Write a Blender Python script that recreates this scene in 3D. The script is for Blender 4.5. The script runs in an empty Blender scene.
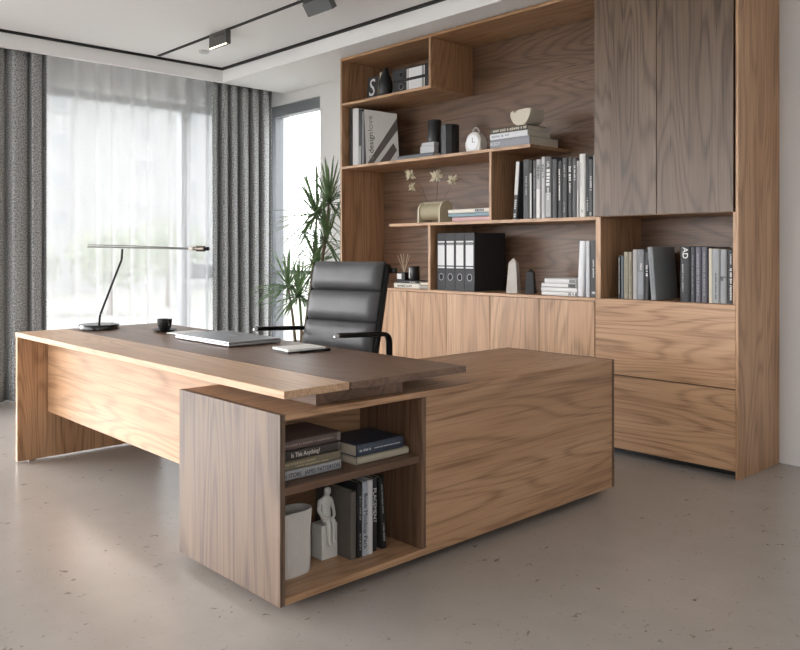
import bpy, bmesh, math, random
from mathutils import Vector, Matrix, Euler
random.seed(7)
PI = math.pi
R = math.radians
scene = bpy.context.scene
COL = scene.collection

# ------------------------------------------------------------------ camera
F, YAW, HOR, EYE = 804.8, 0.8193, 251.0, 1.24
cd = bpy.data.cameras.new('camera'); cam = bpy.data.objects.new('camera', cd); COL.objects.link(cam)
cam.location = (0, 0, EYE); cam.rotation_euler = (PI/2, 0, YAW)
cd.sensor_fit = 'HORIZONTAL'; cd.sensor_width = 36; cd.lens = F/800*36
cd.shift_y = (HOR-325)/800; cd.clip_start = .05; cd.clip_end = 300
scene.camera = cam

def ray(px, py):
    t = (px-400)/F; s = -(py-HOR)/F
    return Vector((-math.sin(YAW)+t*math.cos(YAW), math.cos(YAW)+t*math.sin(YAW), s))
def atY(px, py, Y): d = ray(px, py); return d*(Y/d.y)+Vector((0, 0, EYE))
def atX(px, py, X): d = ray(px, py); return d*(X/d.x)+Vector((0, 0, EYE))
def atZ(px, py, Z): d = ray(px, py); return d*((Z-EYE)/d.z)+Vector((0, 0, EYE))

# ------------------------------------------------------------------ materials
def lin(c):
    return tuple((v/255/12.92 if v/255 <= .04045 else ((v/255+.055)/1.055)**2.4) for v in c)
def newmat(name):
    m = bpy.data.materials.new(name); m.use_nodes = True
    nt = m.node_tree; b = nt.nodes['Principled BSDF']
    return m, nt, b, nt.nodes.new, nt.links.new
def mathn(nt, op, a, b=None, clamp=False):
    n = nt.nodes.new('ShaderNodeMath'); n.operation = op; n.use_clamp = clamp
    for i, v in enumerate((a, b)):
        if v is None: continue
        if isinstance(v, (int, float)): n.inputs[i].default_value = v
        else: nt.links.new(v, n.inputs[i])
    return n.outputs[0]
def mixc(nt, f, a, b, mode='MIX'):
    n = nt.nodes.new('ShaderNodeMix'); n.data_type = 'RGBA'; n.blend_type = mode
    for i, v in ((0, f), (6, a), (7, b)):
        if isinstance(v, (int, float)): n.inputs[i].default_value = v
        elif isinstance(v, tuple): n.inputs[i].default_value = (*v, 1)
        else: nt.links.new(v, n.inputs[i])
    return n.outputs[2]

def noise(nt, vec, scale, detail=3, dist=0, rough=.5):
    n = nt.nodes.new('ShaderNodeTexNoise'); n.inputs['Scale'].default_value = scale
    n.inputs['Detail'].default_value = detail; n.inputs['Distortion'].default_value = dist
    n.inputs['Roughness'].default_value = rough
    if vec is not None: nt.links.new(vec, n.inputs['Vector'])
    return n.outputs[0]
def mapping(nt, vec, sc):
    n = nt.nodes.new('ShaderNodeMapping'); n.inputs['Scale'].default_value = sc
    nt.links.new(vec, n.inputs['Vector']); return n.outputs[0]

_woods = {}
KINDS = {   # light, mid, dark colours, ring strength
    'oak':    ((197, 159, 124), (176, 136, 101), (116, 81, 54), .66),
    'walnut': ((130, 101, 80), (106, 79, 60), (58, 40, 28), .75),
    'sheen-tinted walnut': ((134, 106, 87), (113, 87, 70), (68, 50, 39), .50),  # desk top walnut, colour lightened to stand in for window sheen
    'pale oak': ((208, 174, 142), (191, 155, 122), (142, 106, 77), .45),
    'grey walnut': ((119, 98, 81), (99, 79, 63), (54, 40, 30), .85),
}
def wood(kind, axis, fig=1.0):
    key = (kind, axis, fig)
    if key in _woods: return _woods[key]
    light, mid, dark, k = KINDS[kind]
    m, nt, b, N, L = newmat('%s wood grain %s' % (kind, axis))
    tc = N('ShaderNodeTexCoord'); oi = N('ShaderNodeObjectInfo')
    add = N('ShaderNodeVectorMath'); add.operation = 'ADD'
    mul = N('ShaderNodeVectorMath'); mul.operation = 'SCALE'; mul.inputs['Scale'].default_value = 37.0
    cmb = N('ShaderNodeCombineXYZ')
    for i in range(3): L(oi.outputs['Random'], cmb.inputs[i])
    L(cmb.outputs[0], mul.inputs[0]); L(tc.outputs['Object'], add.inputs[0]); L(mul.outputs[0], add.inputs[1])
    v = add.outputs[0]
    def sc(along, across): return tuple(along if 'XYZ'[i] == axis else across for i in range(3))
    big = noise(nt, mapping(nt, v, sc(.34, 2.8)), 1.0, 2, .25)
    wob = noise(nt, mapping(nt, v, sc(2.2, 14)), 1.0, 3, .3)
    ring = mathn(nt, 'ADD', mathn(nt, 'MULTIPLY', big, 150.0*fig), mathn(nt, 'MULTIPLY', wob, 2.0))
    ring = mathn(nt, 'SINE', ring)
    ring = mathn(nt, 'MULTIPLY_ADD', ring, .5); ring.node.inputs[2].default_value = .5
    ring = mathn(nt, 'POWER', ring, 3.0)
    fib = noise(nt, mapping(nt, v, sc(2.2, 110)), 1.0, 3)
    fib2 = noise(nt, mapping(nt, v, sc(7.0, 420)), 1.0, 2)
    broad = noise(nt, mapping(nt, v, sc(.5, 5.0)), 1.0, 3)
    brf = N('ShaderNodeMapRange'); brf.inputs[1].default_value = .32; brf.inputs[2].default_value = .68
    L(broad, brf.inputs[0])
    c = mixc(nt, brf.outputs[0], lin(light), lin(mid))
    rf = mathn(nt, 'MULTIPLY', ring, mathn(nt, 'MULTIPLY', fib, k*1.25))
    c = mixc(nt, rf, c, lin(dark))
    ff = N('ShaderNodeMapRange'); ff.inputs[1].default_value = .50; ff.inputs[2].default_value = .72
    L(fib, ff.inputs[0])
    c = mixc(nt, mathn(nt, 'MULTIPLY', ff.outputs[0], .55), c, lin(dark))
    f2 = N('ShaderNodeMapRange'); f2.inputs[1].default_value = .55; f2.inputs[2].default_value = .8
    L(fib2, f2.inputs[0])
    c = mixc(nt, mathn(nt, 'MULTIPLY', f2.outputs[0], .35), c, lin(dark))
    L(c, b.inputs['Base Color'])
    b.inputs['Roughness'].default_value = .40
    b.inputs['Specular IOR Level'].default_value = .45
    bp = N('ShaderNodeBump'); bp.inputs['Strength'].default_value = .08; bp.inputs['Distance'].default_value = .002
    L(fib, bp.inputs['Height']); L(bp.outputs[0], b.inputs['Normal'])
    _woods[key] = m
    return m

_plain = {}
def plain(col, rough=.5, metal=0., var=.06, scale=30., spec=.5, name=None, bump=0.):
    key = (col, rough, metal, var, scale, spec, bump)
    if key in _plain: return _plain[key]
    m, nt, b, N, L = newmat(name or 'surface %d %d %d' % col)
    tc = N('ShaderNodeTexCoord')
    n = noise(nt, tc.outputs['Object'], scale, 3)
    c = lin(col)
    a = tuple(x*(1-var) for x in c); d = tuple(min(1, x*(1+var)) for x in c)
    L(mixc(nt, n, a, d), b.inputs['Base Color'])
    b.inputs['Roughness'].default_value = rough; b.inputs['Metallic'].default_value = metal
    b.inputs['Specular IOR Level'].default_value = spec
    if bump:
        bp = N('ShaderNodeBump'); bp.inputs['Strength'].default_value = bump; bp.inputs['Distance'].default_value = .003
        L(n, bp.inputs['Height']); L(bp.outputs[0], b.inputs['Normal'])
    _plain[key] = m
    return m

def emit(name, col, s):
    m, nt, b, N, L = newmat(name)
    b.inputs['Base Color'].default_value = (*col, 1)
    b.inputs['Emission Color'].default_value = (*col, 1); b.inputs['Emission Strength'].default_value = s
    return m

WHITE_PAINT = plain((224, 223, 222), .75, var=.015, scale=3, spec=.2, name='matt white wall paint')
CEIL_PAINT = plain((240, 240, 241), .8, var=.012, scale=3, spec=.2, name='matt white ceiling paint')
BLACK = plain((18, 18, 19), .45, name='black lacquer')
BLACK_MET = plain((22, 22, 23), .35, .6, name='black metal')
CHROME = plain((190, 190, 192), .18, 1., var=.02, name='chrome')
STEEL = plain((128, 127, 125), .4, .7, var=.04, name='brushed steel')
PAGES = plain((214, 205, 188), .85, var=.1, scale=90, name='cream page edges')
PAGES_W = plain((226, 224, 220), .85, var=.08, scale=90, name='white page edges')
FRAME_GREY = plain((128, 132, 137), .5, .2, name='grey window frame')

def floor_mat():
    m, nt, b, N, L = newmat('polished concrete floor')
    tc = N('ShaderNodeTexCoord'); v = tc.outputs['Object']
    n1 = noise(nt, v, .9, 5); n2 = noise(nt, v, 7, 4)
    c = mixc(nt, n1, lin((158, 151, 145)), lin((178, 171, 165)))
    c = mixc(nt, mathn(nt, 'MULTIPLY', n2, .35), c, lin((134, 126, 119)))
    # small pits and stains, stretched a little along the pour
    for sc_, th, wd, col, st in ((9, .13, .05, (96, 86, 78), .6), (21, .125, .05, (98, 88, 80), .55), (36, .15, .06, (96, 88, 80), .5), (4.2, .07, .03, (78, 70, 64), .7)):
        vo = N('ShaderNodeTexVoronoi'); vo.inputs['Scale'].default_value = sc_
        dis = N('ShaderNodeVectorMath'); dis.operation = 'ADD'
        nn = N('ShaderNodeTexNoise'); nn.inputs['Scale'].default_value = sc_*2.6; nn.inputs['Detail'].default_value = 3
        L(v, nn.inputs['Vector'])
        s2 = N('ShaderNodeVectorMath'); s2.operation = 'SCALE'; s2.inputs['Scale'].default_value = .9/sc_
        L(nn.outputs['Color'], s2.inputs[0]); L(v, dis.inputs[0]); L(s2.outputs[0], dis.inputs[1])
        L(mapping(nt, dis.outputs[0], (1.7, .75, 1)), vo.inputs['Vector'])
        mr = N('ShaderNodeMapRange'); mr.inputs[1].default_value = th; mr.inputs[2].default_value = th-wd
        L(vo.outputs['Distance'], mr.inputs[0])
        sel = mathn(nt, 'GREATER_THAN', noise(nt, v, sc_*.45, 1), .50)
        c = mixc(nt, mathn(nt, 'MULTIPLY', mathn(nt, 'MULTIPLY', mr.outputs[0], sel), st), c, lin(col))
    L(c, b.inputs['Base Color'])
    rr = N('ShaderNodeMapRange'); rr.inputs[3].default_value = .17; rr.inputs[4].default_value = .30
    L(n2, rr.inputs[0]); L(rr.outputs[0], b.inputs['Roughness'])
    b.inputs['Specular IOR Level'].default_value = .5
    return m

def fabric_mat():
    m, nt, b, N, L = newmat('grey woven curtain cloth')
    tc = N('ShaderNodeTexCoord'); v = tc.outputs['UV']
    n = noise(nt, mapping(nt, v, (80, 75, 1)), 1, 2)
    n2 = noise(nt, mapping(nt, v, (24, 26, 1)), 1, 3)
    mr = N('ShaderNodeMapRange'); mr.inputs[1].default_value = .36; mr.inputs[2].default_value = .64; L(n, mr.inputs[0])
    c = mixc(nt, mr.outputs[0], lin((124, 127, 129)), lin((212, 213, 213)))
    c = mixc(nt, mathn(nt, 'MULTIPLY', n2, .4), c, lin((146, 149, 151)))
    L(c, b.inputs['Base Color']); b.inputs['Roughness'].default_value = .9
    b.inputs['Specular IOR Level'].default_value = .1
    bp = N('ShaderNodeBump'); bp.inputs['Strength'].default_value = .25; bp.inputs['Distance'].default_value = .003
    L(n, bp.inputs['Height']); L(bp.outputs[0], b.inputs['Normal'])
    out = nt.nodes['Material Output']
    tr = N('ShaderNodeBsdfTranslucent'); L(c, tr.inputs['Color'])
    ms = N('ShaderNodeMixShader'); ms.inputs[0].default_value = .12
    L(b.outputs[0], ms.inputs[1]); L(tr.outputs[0], ms.inputs[2]); L(ms.outputs[0], out.inputs['Surface'])
    return m

def sheer_mat():
    m, nt, b, N, L = newmat('white sheer voile')
    out = nt.nodes['Material Output']
    tc = N('ShaderNodeTexCoord')
    n = noise(nt, mapping(nt, tc.outputs['UV'], (500, 40, 1)), 1, 2)
    tp = N('ShaderNodeBsdfTransparent'); tp.inputs['Color'].default_value = (1, 1, 1, 1)
    tl = N('ShaderNodeBsdfTranslucent'); tl.inputs['Color'].default_value = (.29, .295, .30, 1)
    df = N('ShaderNodeBsdfDiffuse'); df.inputs['Color'].default_value = (.94, .95, .96, 1)
    a = N('ShaderNodeMixShader'); a.inputs[0].default_value = .6
    L(tl.outputs[0], a.inputs[1]); L(df.outputs[0], a.inputs[2])
    lw = N('ShaderNodeLayerWeight'); lw.inputs['Blend'].default_value = .35
    f = mathn(nt, 'ADD', mathn(nt, 'MULTIPLY', lw.outputs['Facing'], .55), mathn(nt, 'MULTIPLY_ADD', n, .12), True)
    f.node.inputs[1].links[0].from_node.inputs[2].default_value = .55
    ms = N('ShaderNodeMixShader'); L(f, ms.inputs[0]); L(tp.outputs[0], ms.inputs[1]); L(a.outputs[0], ms.inputs[2])
    L(ms.outputs[0], out.inputs['Surface'])
    return m

def glass_mat():
    m, nt, b, N, L = newmat('clear window glass')
    out = nt.nodes['Material Output']
    tp = N('ShaderNodeBsdfTransparent'); tp.inputs['Color'].default_value = (.96, .96, .965, 1)
    gl = N('ShaderNodeBsdfGlossy'); gl.inputs['Roughness'].default_value = .02
    ms = N('ShaderNodeMixShader'); ms.inputs[0].default_value = .05
    L(tp.outputs[0], ms.inputs[1]); L(gl.outputs[0], ms.inputs[2]); L(ms.outputs[0], out.inputs['Surface'])
    return m

def leather_mat():
    m, nt, b, N, L = newmat('black leather')
    tc = N('ShaderNodeTexCoord')
    n = noise(nt, tc.outputs['Object'], 9, 4); n2 = noise(nt, tc.outputs['Object'], 260, 2)
    L(mixc(nt, n, lin((62, 62, 64)), lin((84, 84, 86))), b.inputs['Base Color'])
    b.inputs['Roughness'].default_value = .47; b.inputs['Specular IOR Level'].default_value = .5
    h = mathn(nt, 'ADD', mathn(nt, 'MULTIPLY', n, 2.0), mathn(nt, 'MULTIPLY', n2, .35))
    bp = N('ShaderNodeBump'); bp.inputs['Strength'].default_value = .25; bp.inputs['Distance'].default_value = .006
    L(h, bp.inputs['Height']); L(bp.outputs[0], b.inputs['Normal'])
    return m
FLOOR = floor_mat(); FABRIC = fabric_mat(); SHEER = sheer_mat(); GLASS = glass_mat(); LEATHER = leather_mat()

# ------------------------------------------------------------------ mesh helpers
def box(bm, x0, x1, y0, y1, z0, z1, bev=0., seg=1):
    vs = [bm.verts.new((x, y, z)) for x in (x0, x1) for y in (y0, y1) for z in (z0, z1)]
    fs = [bm.faces.new([vs[i] for i in f]) for f in ((0, 1, 3, 2), (4, 6, 7, 5), (0, 4, 5, 1), (2, 3, 7, 6), (0, 2, 6, 4), (1, 5, 7, 3))]
    if bev:
        es = list({e for f in fs for e in f.edges})
        bmesh.ops.bevel(bm, geom=es, offset=bev, segments=seg, affect='EDGES', profile=.5)
def B(*a, **k):
    bm = bmesh.new(); box(bm, *a, **k); return bm
def lathe(bm, prof, c=(0, 0, 0), n=32, sx=1., sy=1., flute=0, famp=0.):
    rings = []
    for r, z in prof:
        ring = []
        for i in range(n):
            a = 2*PI*i/n; rr = r*(1+famp*math.cos(a*flute)) if flute else r
            ring.append(bm.verts.new((c[0]+rr*math.cos(a)*sx, c[1]+rr*math.sin(a)*sy, c[2]+z)))
        rings.append(ring)
    for a, b in zip(rings, rings[1:]):
        for i in range(n): bm.faces.new((a[i], a[(i+1) % n], b[(i+1) % n], b[i]))
    if prof[0][0] > 1e-5: bm.faces.new(list(reversed(rings[0])))
    if prof[-1][0] > 1e-5: bm.faces.new(rings[-1])
def tube(bm, pts, r, n=10, flat=None):
    pts = [Vector(p) for p in pts]; rings = []
    for i, p in enumerate(pts):
        d = (pts[min(i+1, len(pts)-1)]-pts[max(i-1, 0)]).normalized()
        up = Vector((0, 0, 1)) if abs(d.z) < .95 else Vector((0, 1, 0))
        a = d.cross(up).normalized(); b_ = a.cross(d).normalized()
        rr = r[i] if isinstance(r, (list, tuple)) else r
        fa = flat or (1, 1)
        rings.append([bm.verts.new(p+a*math.cos(2*PI*k/n)*rr*fa[0]+b_*math.sin(2*PI*k/n)*rr*fa[1]) for k in range(n)])
    for a, b_ in zip(rings, rings[1:]):
        for k in range(n): bm.faces.new((a[k], a[(k+1) % n], b_[(k+1) % n], b_[k]))
    bm.faces.new(list(reversed(rings[0]))); bm.faces.new(rings[-1])
def prism(bm, pts, axis, a, b_):
    """closed outline pts (2-d) swept from a to b_ along axis"""
    def P(p, t):
        return {'X': (t, p[0], p[1]), 'Y': (p[0], t, p[1]), 'Z': (p[0], p[1], t)}[axis]
    A = [bm.verts.new(P(p, a)) for p in pts]; C = [bm.verts.new(P(p, b_)) for p in pts]
    bm.faces.new(A); bm.faces.new(list(reversed(C)))
    n = len(pts)
    for i in range(n): bm.faces.new((A[i], C[i], C[(i+1) % n], A[(i+1) % n]))
def arc(cx, cy, r, a0, a1, n=8):
    return [(cx+r*math.cos(R(a0+(a1-a0)*i/n)), cy+r*math.sin(R(a0+(a1-a0)*i/n))) for i in range(n+1)]
def fillet(pts, r, n=5):
    pts = [Vector(p) for p in pts]; out = [pts[0]]
    for i in range(1, len(pts)-1):
        a, p, b_ = pts[i-1], pts[i], pts[i+1]
        q0 = p+(a-p).normalized()*r; q1 = p+(b_-p).normalized()*r
        for k in range(n+1):
            t = k/n; out.append(q0*(1-t)**2+p*2*t*(1-t)+q1*t*t)
    out.append(pts[-1]); return out

def rootmat(o):
    while o.parent: o = o.parent
    return Matrix.Translation(o.location) @ o.rotation_euler.to_matrix().to_4x4()
def obj(name, bm, m, parent=None, local=False, smooth=None, label=None):
    bmesh.ops.recalc_face_normals(bm, faces=bm.faces)
    if parent is not None and not local: bmesh.ops.transform(bm, matrix=rootmat(parent).inverted(), verts=bm.verts)
    me = bpy.data.meshes.new(name); bm.to_mesh(me); bm.free()
    me.materials.append(m)
    o = bpy.data.objects.new(name, me); COL.objects.link(o)
    if smooth is not None:
        me.shade_smooth()
        me.set_sharp_from_angle(angle=R(smooth))
    if parent is not None: o.parent = parent
    if label: o['label'] = label
    return o
def tag(o, label=None, cat=None, group=None, kind=None):
    for k, v in (('label', label), ('category', cat), ('group', group), ('kind', kind)):
        if v: o[k] = v
    return o
def thing(name, label, cat, loc=(0, 0, 0), rot=(0, 0, 0), group=None):
    o = bpy.data.objects.new(name, None); COL.objects.link(o)
    o.location = loc; o.rotation_euler = rot; o.empty_display_size = .05
    return tag(o, label, cat, group)
def struct(name, bm, m, parent=None, smooth=None):
    o = obj(name, bm, m, parent, smooth=smooth)
    if parent is None: o['kind'] = 'structure'
    return o
# lettering: columns of the matrix are the reading direction, the letters' up, the outward normal
UPRIGHT = Matrix(((0, 1, 0), (0, 0, -1), (-1, 0, 0)))     # on a spine facing -Y, read downwards
ACROSS = Matrix(((1, 0, 0), (0, 0, -1), (0, 1, 0)))       # on a face facing -Y, read across
def letters(name, body, h, m, parent, c, rot=UPRIGHT, wide=1., maxlen=None):
    cu = bpy.data.curves.new(name, 'FONT'); cu.body = body; cu.size = h*1.38; cu.extrude = .0003
    cu.align_x = 'CENTER'; cu.align_y = 'CENTER'; cu.resolution_u = 3
    t = bpy.data.objects.new(name, cu); COL.objects.link(t)
    bpy.context.view_layer.update()
    me = bpy.data.meshes.new_from_object(t.evaluated_get(bpy.context.evaluated_depsgraph_get()))
    w = max(v.co.x for v in me.vertices)-min(v.co.x for v in me.vertices)
    bpy.data.objects.remove(t); bpy.data.curves.remove(cu)
    s = wide if maxlen is None else maxlen/w
    M = Matrix.Translation(Vector(c)) @ rot.to_4x4() @ Matrix.Diagonal((s, 1, 1, 1))
    me.transform(M); me.materials.clear(); me.materials.append(m)
    o = bpy.data.objects.new(name, me); COL.objects.link(o); o.parent = parent
    return o
def dashes(bm, rng, x, z1, z0, h, y):
    """rows of letter-like ticks running down a spine (too small to read in the photo)"""
    z = z1
    while z > z0:
        L_ = rng.uniform(.35, .7)*h
        box(bm, x-h/2*rng.uniform(.6, 1), x+h/2*rng.uniform(.6, 1), y-.0008, y+.0004, z-L_, z)
        z -= L_+h*(.22 if rng.random() < .82 else .75)

# ------------------------------------------------------------------ the room
XW, YB = -7.35, 4.84            # window wall, back wall
XR, YR = 2.6, -4.2              # walls behind the camera
HC, HS = 3.016, 2.88            # ceiling, lowered border
struct('floor', B(XW-.3, XR+.3, YR-.3, YB+.3, -.12, 0), FLOOR)
struct('ceiling', B(XW-.3, XR+.3, YR-.3, YB+.3, HC, HC+.15), CEIL_PAINT)
bm = bmesh.new(); box(bm, -6.94, -6.9, YR, YB, HS, HC); struct('trim_1', bm, CEIL_PAINT)      # lowered border by the windows
bm = bmesh.new(); box(bm, -6.9, XR, 4.085, YB, HS, HC); struct('trim_2', bm, CEIL_PAINT)   # lowered border over the wall unit
DARKGAP = plain((22, 22, 24), .7, name='shadow gap')
struct('trim_3', B(-6.9, -6.875, YR, 4.085, HC-.02, HC), DARKGAP)
struct('trim_4', B(-6.875, XR, 4.06, 4.085, HC-.02, HC), DARKGAP)
# windows: (axis plane, from, to, top)
W1 = (1.7, 4.62); W3 = (-3.6, 1.2); HT = 2.72
W2 = (-7.22, -6.335); H2 = 2.77
bm = bmesh.new()                                                    # wall with the two big windows
box(bm, XW-.25, XW, YR, W3[0], 0, HC); box(bm, XW-.25, XW, W3[1], W1[0], 0, HC); box(bm, XW-.25, XW, W1[1], YB, 0, HC)
box(bm, XW-.25, XW, W3[0], W3[1], HT, HC); box(bm, XW-.25, XW, W1[0], W1[1], HT, HC)
struct('wall_left', bm, WHITE_PAINT)
bm = bmesh.new()
box(bm, XW-.25, W2[0], YB, YB+.25, 0, HC); box(bm, W2[1], XR, YB, YB+.25, 0, HC); box(bm, W2[0], W2[1], YB, YB+.25, H2, HC)
struct('wall_back', bm, WHITE_PAINT)
W5 = (-4.0, -1.2, .8, 2.85)                                              # unseen window added on the camera's right for fill light
bm = bmesh.new()
box(bm, XR, XR+.2, YR, W5[0], 0, HC); box(bm, XR, XR+.2, W5[1], YB, 0, HC)
box(bm, XR, XR+.2, W5[0], W5[1], 0, W5[2]); box(bm, XR, XR+.2, W5[0], W5[1], W5[3], HC)
struct('wall_right', bm, WHITE_PAINT)
f = bmesh.new()
for y in (W5[0]+.03, -2.6, W5[1]-.03): box(f, XR+.07, XR+.15, y-.03, y+.03, W5[2], W5[3])
for z in (W5[2]+.03, W5[3]-.03): box(f, XR+.07, XR+.15, W5[0]+.06, W5[1]-.06, z-.03, z+.03)
o = struct('added_window_5', f, FRAME_GREY); obj('glass', B(XR+.11, XR+.12, W5[0]+.06, W5[1]-.06, W5[2]+.06, W5[3]-.06), GLASS, o)
W4 = (-6.9, -1.5, .1, 2.85)                                            # wide unseen window added behind the camera to brighten the room
bm = bmesh.new()
box(bm, XW, W4[0], YR-.2, YR, 0, HC); box(bm, W4[1], XR, YR-.2, YR, 0, HC)
box(bm, W4[0], W4[1], YR-.2, YR, 0, W4[2]); box(bm, W4[0], W4[1], YR-.2, YR, W4[3], HC)
struct('wall_front', bm, WHITE_PAINT)
f = bmesh.new()
for x in (W4[0]+.03, -5.3, -3.65, -2.0, W4[1]-.03): box(f, x-.03, x+.03, YR-.15, YR-.07, W4[2], W4[3])
for z in (W4[2]+.03, W4[3]-.03): box(f, W4[0]+.06, W4[1]-.06, YR-.15, YR-.07, z-.03, z+.03)
o = struct('added_window_4', f, FRAME_GREY); obj('glass', B(W4[0]+.06, W4[1]-.06, YR-.12, YR-.11, W4[2]+.06, W4[3]-.06), GLASS, o)
def wframe_x(name, y0, y1, ht, mull, trans):
    f = bmesh.new(); xa, xb = XW-.16, XW-.06; t = .07
    box(f, xa, xb, y0, y0+t, 0, ht); box(f, xa, xb, y1-t, y1, 0, ht)
    box(f, xa, xb, y0+t, y1-t, ht-t, ht); box(f, xa, xb, y0+t, y1-t, 0, t)
    for m_ in mull: box(f, xa, xb, m_-.05, m_+.05, t, ht-t)
    for a, b_, z in trans: box(f, xa, xb, a, b_, z-.075, z+.075)
    o = struct(name, f, FRAME_GREY)
    obj('glass', B(XW-.12, XW-.11, y0+t, y1-t, t, ht-t), GLASS, o)
wframe_x('window_1', W1[0], W1[1], HT, (3.97,), ((4.02, W1[1]-.07, 1.03),))
wframe_x('window_3', W3[0], W3[1], HT, (-2.0, -.4), ())
f = bmesh.new(); ya, yb = YB+.03, YB+.13; t = .075
box(f, W2[0], W2[0]+t, ya, yb, 0, H2); box(f, W2[1]-.03, W2[1], ya, yb, 0, H2)
box(f, W2[0]+t, W2[1]-.03, ya, yb, H2-.11, H2); box(f, W2[0]+t, W2[1]-.03, ya, yb, 0, .08)
box(f, W2[0]+t, W2[1]-.03, ya, yb, 1.0, 1.04)
o = struct('window_2', f, FRAME_GREY); obj('glass', B(W2[0]+t, W2[1]-.03, ya+.05, ya+.058, .08, H2-.11), GLASS, o)

# ------------------------------------------------------------------ curtains
def drape(name, y0, y1, x, amp, pleat, z0, z1, mat, seed, thick=.004, sharp=1., label='', group=None, rows=14, sway=.006):
    rng = random.Random(seed); bm = bmesh.new(); uv = bm.loops.layers.uv.new('UVMap')
    n = int((y1-y0)/.008); cols = []
    ph = rng.uniform(0, 6); arcs = 0; last = None; us = []
    w = [rng.uniform(.75, 1.25) for _ in range(200)]
    pos = 0; phs = []
    for i in range(n+1):
        y = y0+(y1-y0)*i/n; k = int((y-y0)/pleat); phs.append(pos); pos += 2*PI*(.008/pleat)*w[k]
    for i in range(n+1):
        y = y0+(y1-y0)*i/n; s = math.sin(phs[i]+ph)
        s = (2*abs(math.sin((phs[i]+ph)/2))**sharp-1) if sharp < 1 else s; col = []
        for j in range(rows+1):
            v = j/rows; z = z1+(z0-z1)*v
            a = amp*(.8+.35*v)*(1+.15*math.sin(3*v+i*.02))
            col.append((x+a*s+sway*math.sin(2.1*v+y*7)*v, y+.35*amp*math.cos(phs[i]*1.0+ph)*(1-.2*v)+.01*v*math.sin(y*9), z))
        cols.append(col)
        if i: arcs += (Vector(cols[-1][0])-Vector(cols[-2][0])).length
        us.append(arcs)
    V = [[bm.verts.new(p) for p in c] for c in cols]
    for i in range(n):
        for j in range(rows):
            fc = bm.faces.new((V[i][j], V[i+1][j], V[i+1][j+1], V[i][j+1]))
            for lp, (a, b_) in zip(fc.loops, ((i, j), (i+1, j), (i+1, j+1), (i, j+1))):
                lp[uv].uv = (us[a], cols[a][b_][2])
    o = obj(name, bm, mat, smooth=180)
    if thick:
        md = o.modifiers.new('thickness', 'SOLIDIFY'); md.thickness = thick
    tag(o, label, 'curtain', group)
    return o
drape('curtain', 1.45, 2.46, -7.055, .075, .14, .005, HC-.004, FABRIC, 3, sharp=.55, label='thick grey woven curtain drawn open, cut off by the picture edge behind the desk lamp', group='grey curtains')
drape('curtain', 4.045, 4.735, -7.055, .075, .125, .005, HC-.004, FABRIC, 11, sharp=.55, label='thick grey woven curtain hanging in the room corner behind the laptop', group='grey curtains')
drape('sheer_curtain', 1.6, 4.6, -7.21, .03, .19, .01, HC-.004, SHEER, 5, thick=0, sharp=1., label='white see-through sheer curtain across the wide window between two grey curtains', rows=10)

# ------------------------------------------------------------------ outside
EXTW = plain((158, 160, 162), .9, var=.03, scale=.4, spec=.1, name='pale rendered facade')
EXTG = plain((128, 134, 139), .3, var=.1, scale=.5, name='facade glass')
struct('ground_outside', B(-80, 40, -60, 80, -.6, -.4), plain((150, 152, 146), .9, var=.1, scale=.3, name='pale outdoor paving'))
bd = thing('apartment_building', 'pale apartment block with small dark windows, seen through the sheer curtain', 'building', (-33, 14, -.4))
obj('wall', B(-42, -32, -4, 18.8, -.4, 16), EXTW, bd)
obj('corner_wall', B(-32, -31, -4, atX(70, 200, -31).y, -.4, 16), EXTW, bd)
def bwin(x0, x1, y0, y1, X):
    a = atX(x0, y1, X); c = atX(x1, y0, X); w = bmesh.new()
    box(w, X, X+.06, a.y, c.y, a.z, c.z)
    wf = obj('window', w, plain((178, 180, 184), .6, name='facade window frame'), bd)
    obj('pane', B(X+.061, X+.07, a.y+.06, c.y-.06, a.z+.06, c.z-.06), EXTG, wf)
for y in (94, 133, 172, 209): bwin(49, 69, y, y+16, -31)
for y in (94, 126, 160): bwin(138, 158, y, y+14, -32)
bwin(138, 158, 204, 208, -32)
for y in (111, 145, 179, 213): bwin(180, 198, y, y+15, -32)
def tree(x, y, h, r, seed, label):
    rng = random.Random(seed)
    t = thing('tree', label, 'tree', (x, y, -.4), group='trees outside the window')
    bm = bmesh.new(); tube(bm, [(0, 0, 0), (.05, .03, h*.4), (0, .1, h*.75)], [.09, .07, .03]); obj('trunk', bm, plain((96, 84, 72), .9, name='bark'), t, local=True)
    bm = bmesh.new()
    for k in range(900):
        d = Vector((rng.gauss(0, 1), rng.gauss(0, 1), rng.gauss(0, 1))).normalized()*rng.random()**.4
        p = Vector((d.x*r, d.y*r, h*.66+d.z*h*.36)); q = Euler((rng.uniform(0, 6), rng.uniform(0, 6), 0)).to_matrix()
        s = rng.uniform(.07, .13)
        a = [bm.verts.new(p+q@Vector(c)*s) for c in ((-1, 0, 0), (0, -.45, .1), (1, 0, 0), (0, .45, .1))]
        bm.faces.new(a)
    fo = obj('foliage', bm, plain((138, 150, 124), .7, var=.2, scale=4, name='tree leaves'), t, local=True); fo['kind'] = 'stuff'
tree(-21, 6.7, 1.9, 1.0, 1, 'small round tree outside, behind the slanted stem of the desk lamp')
tree(-20, 8.6, 2.2, 1.1, 2, 'leafy tree outside the sheer curtain, above the black coffee cup')
tree(-22, 11.2, 2.6, 1.2, 3, 'leafy tree outside behind the tip of the desk lamp arm')

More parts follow.
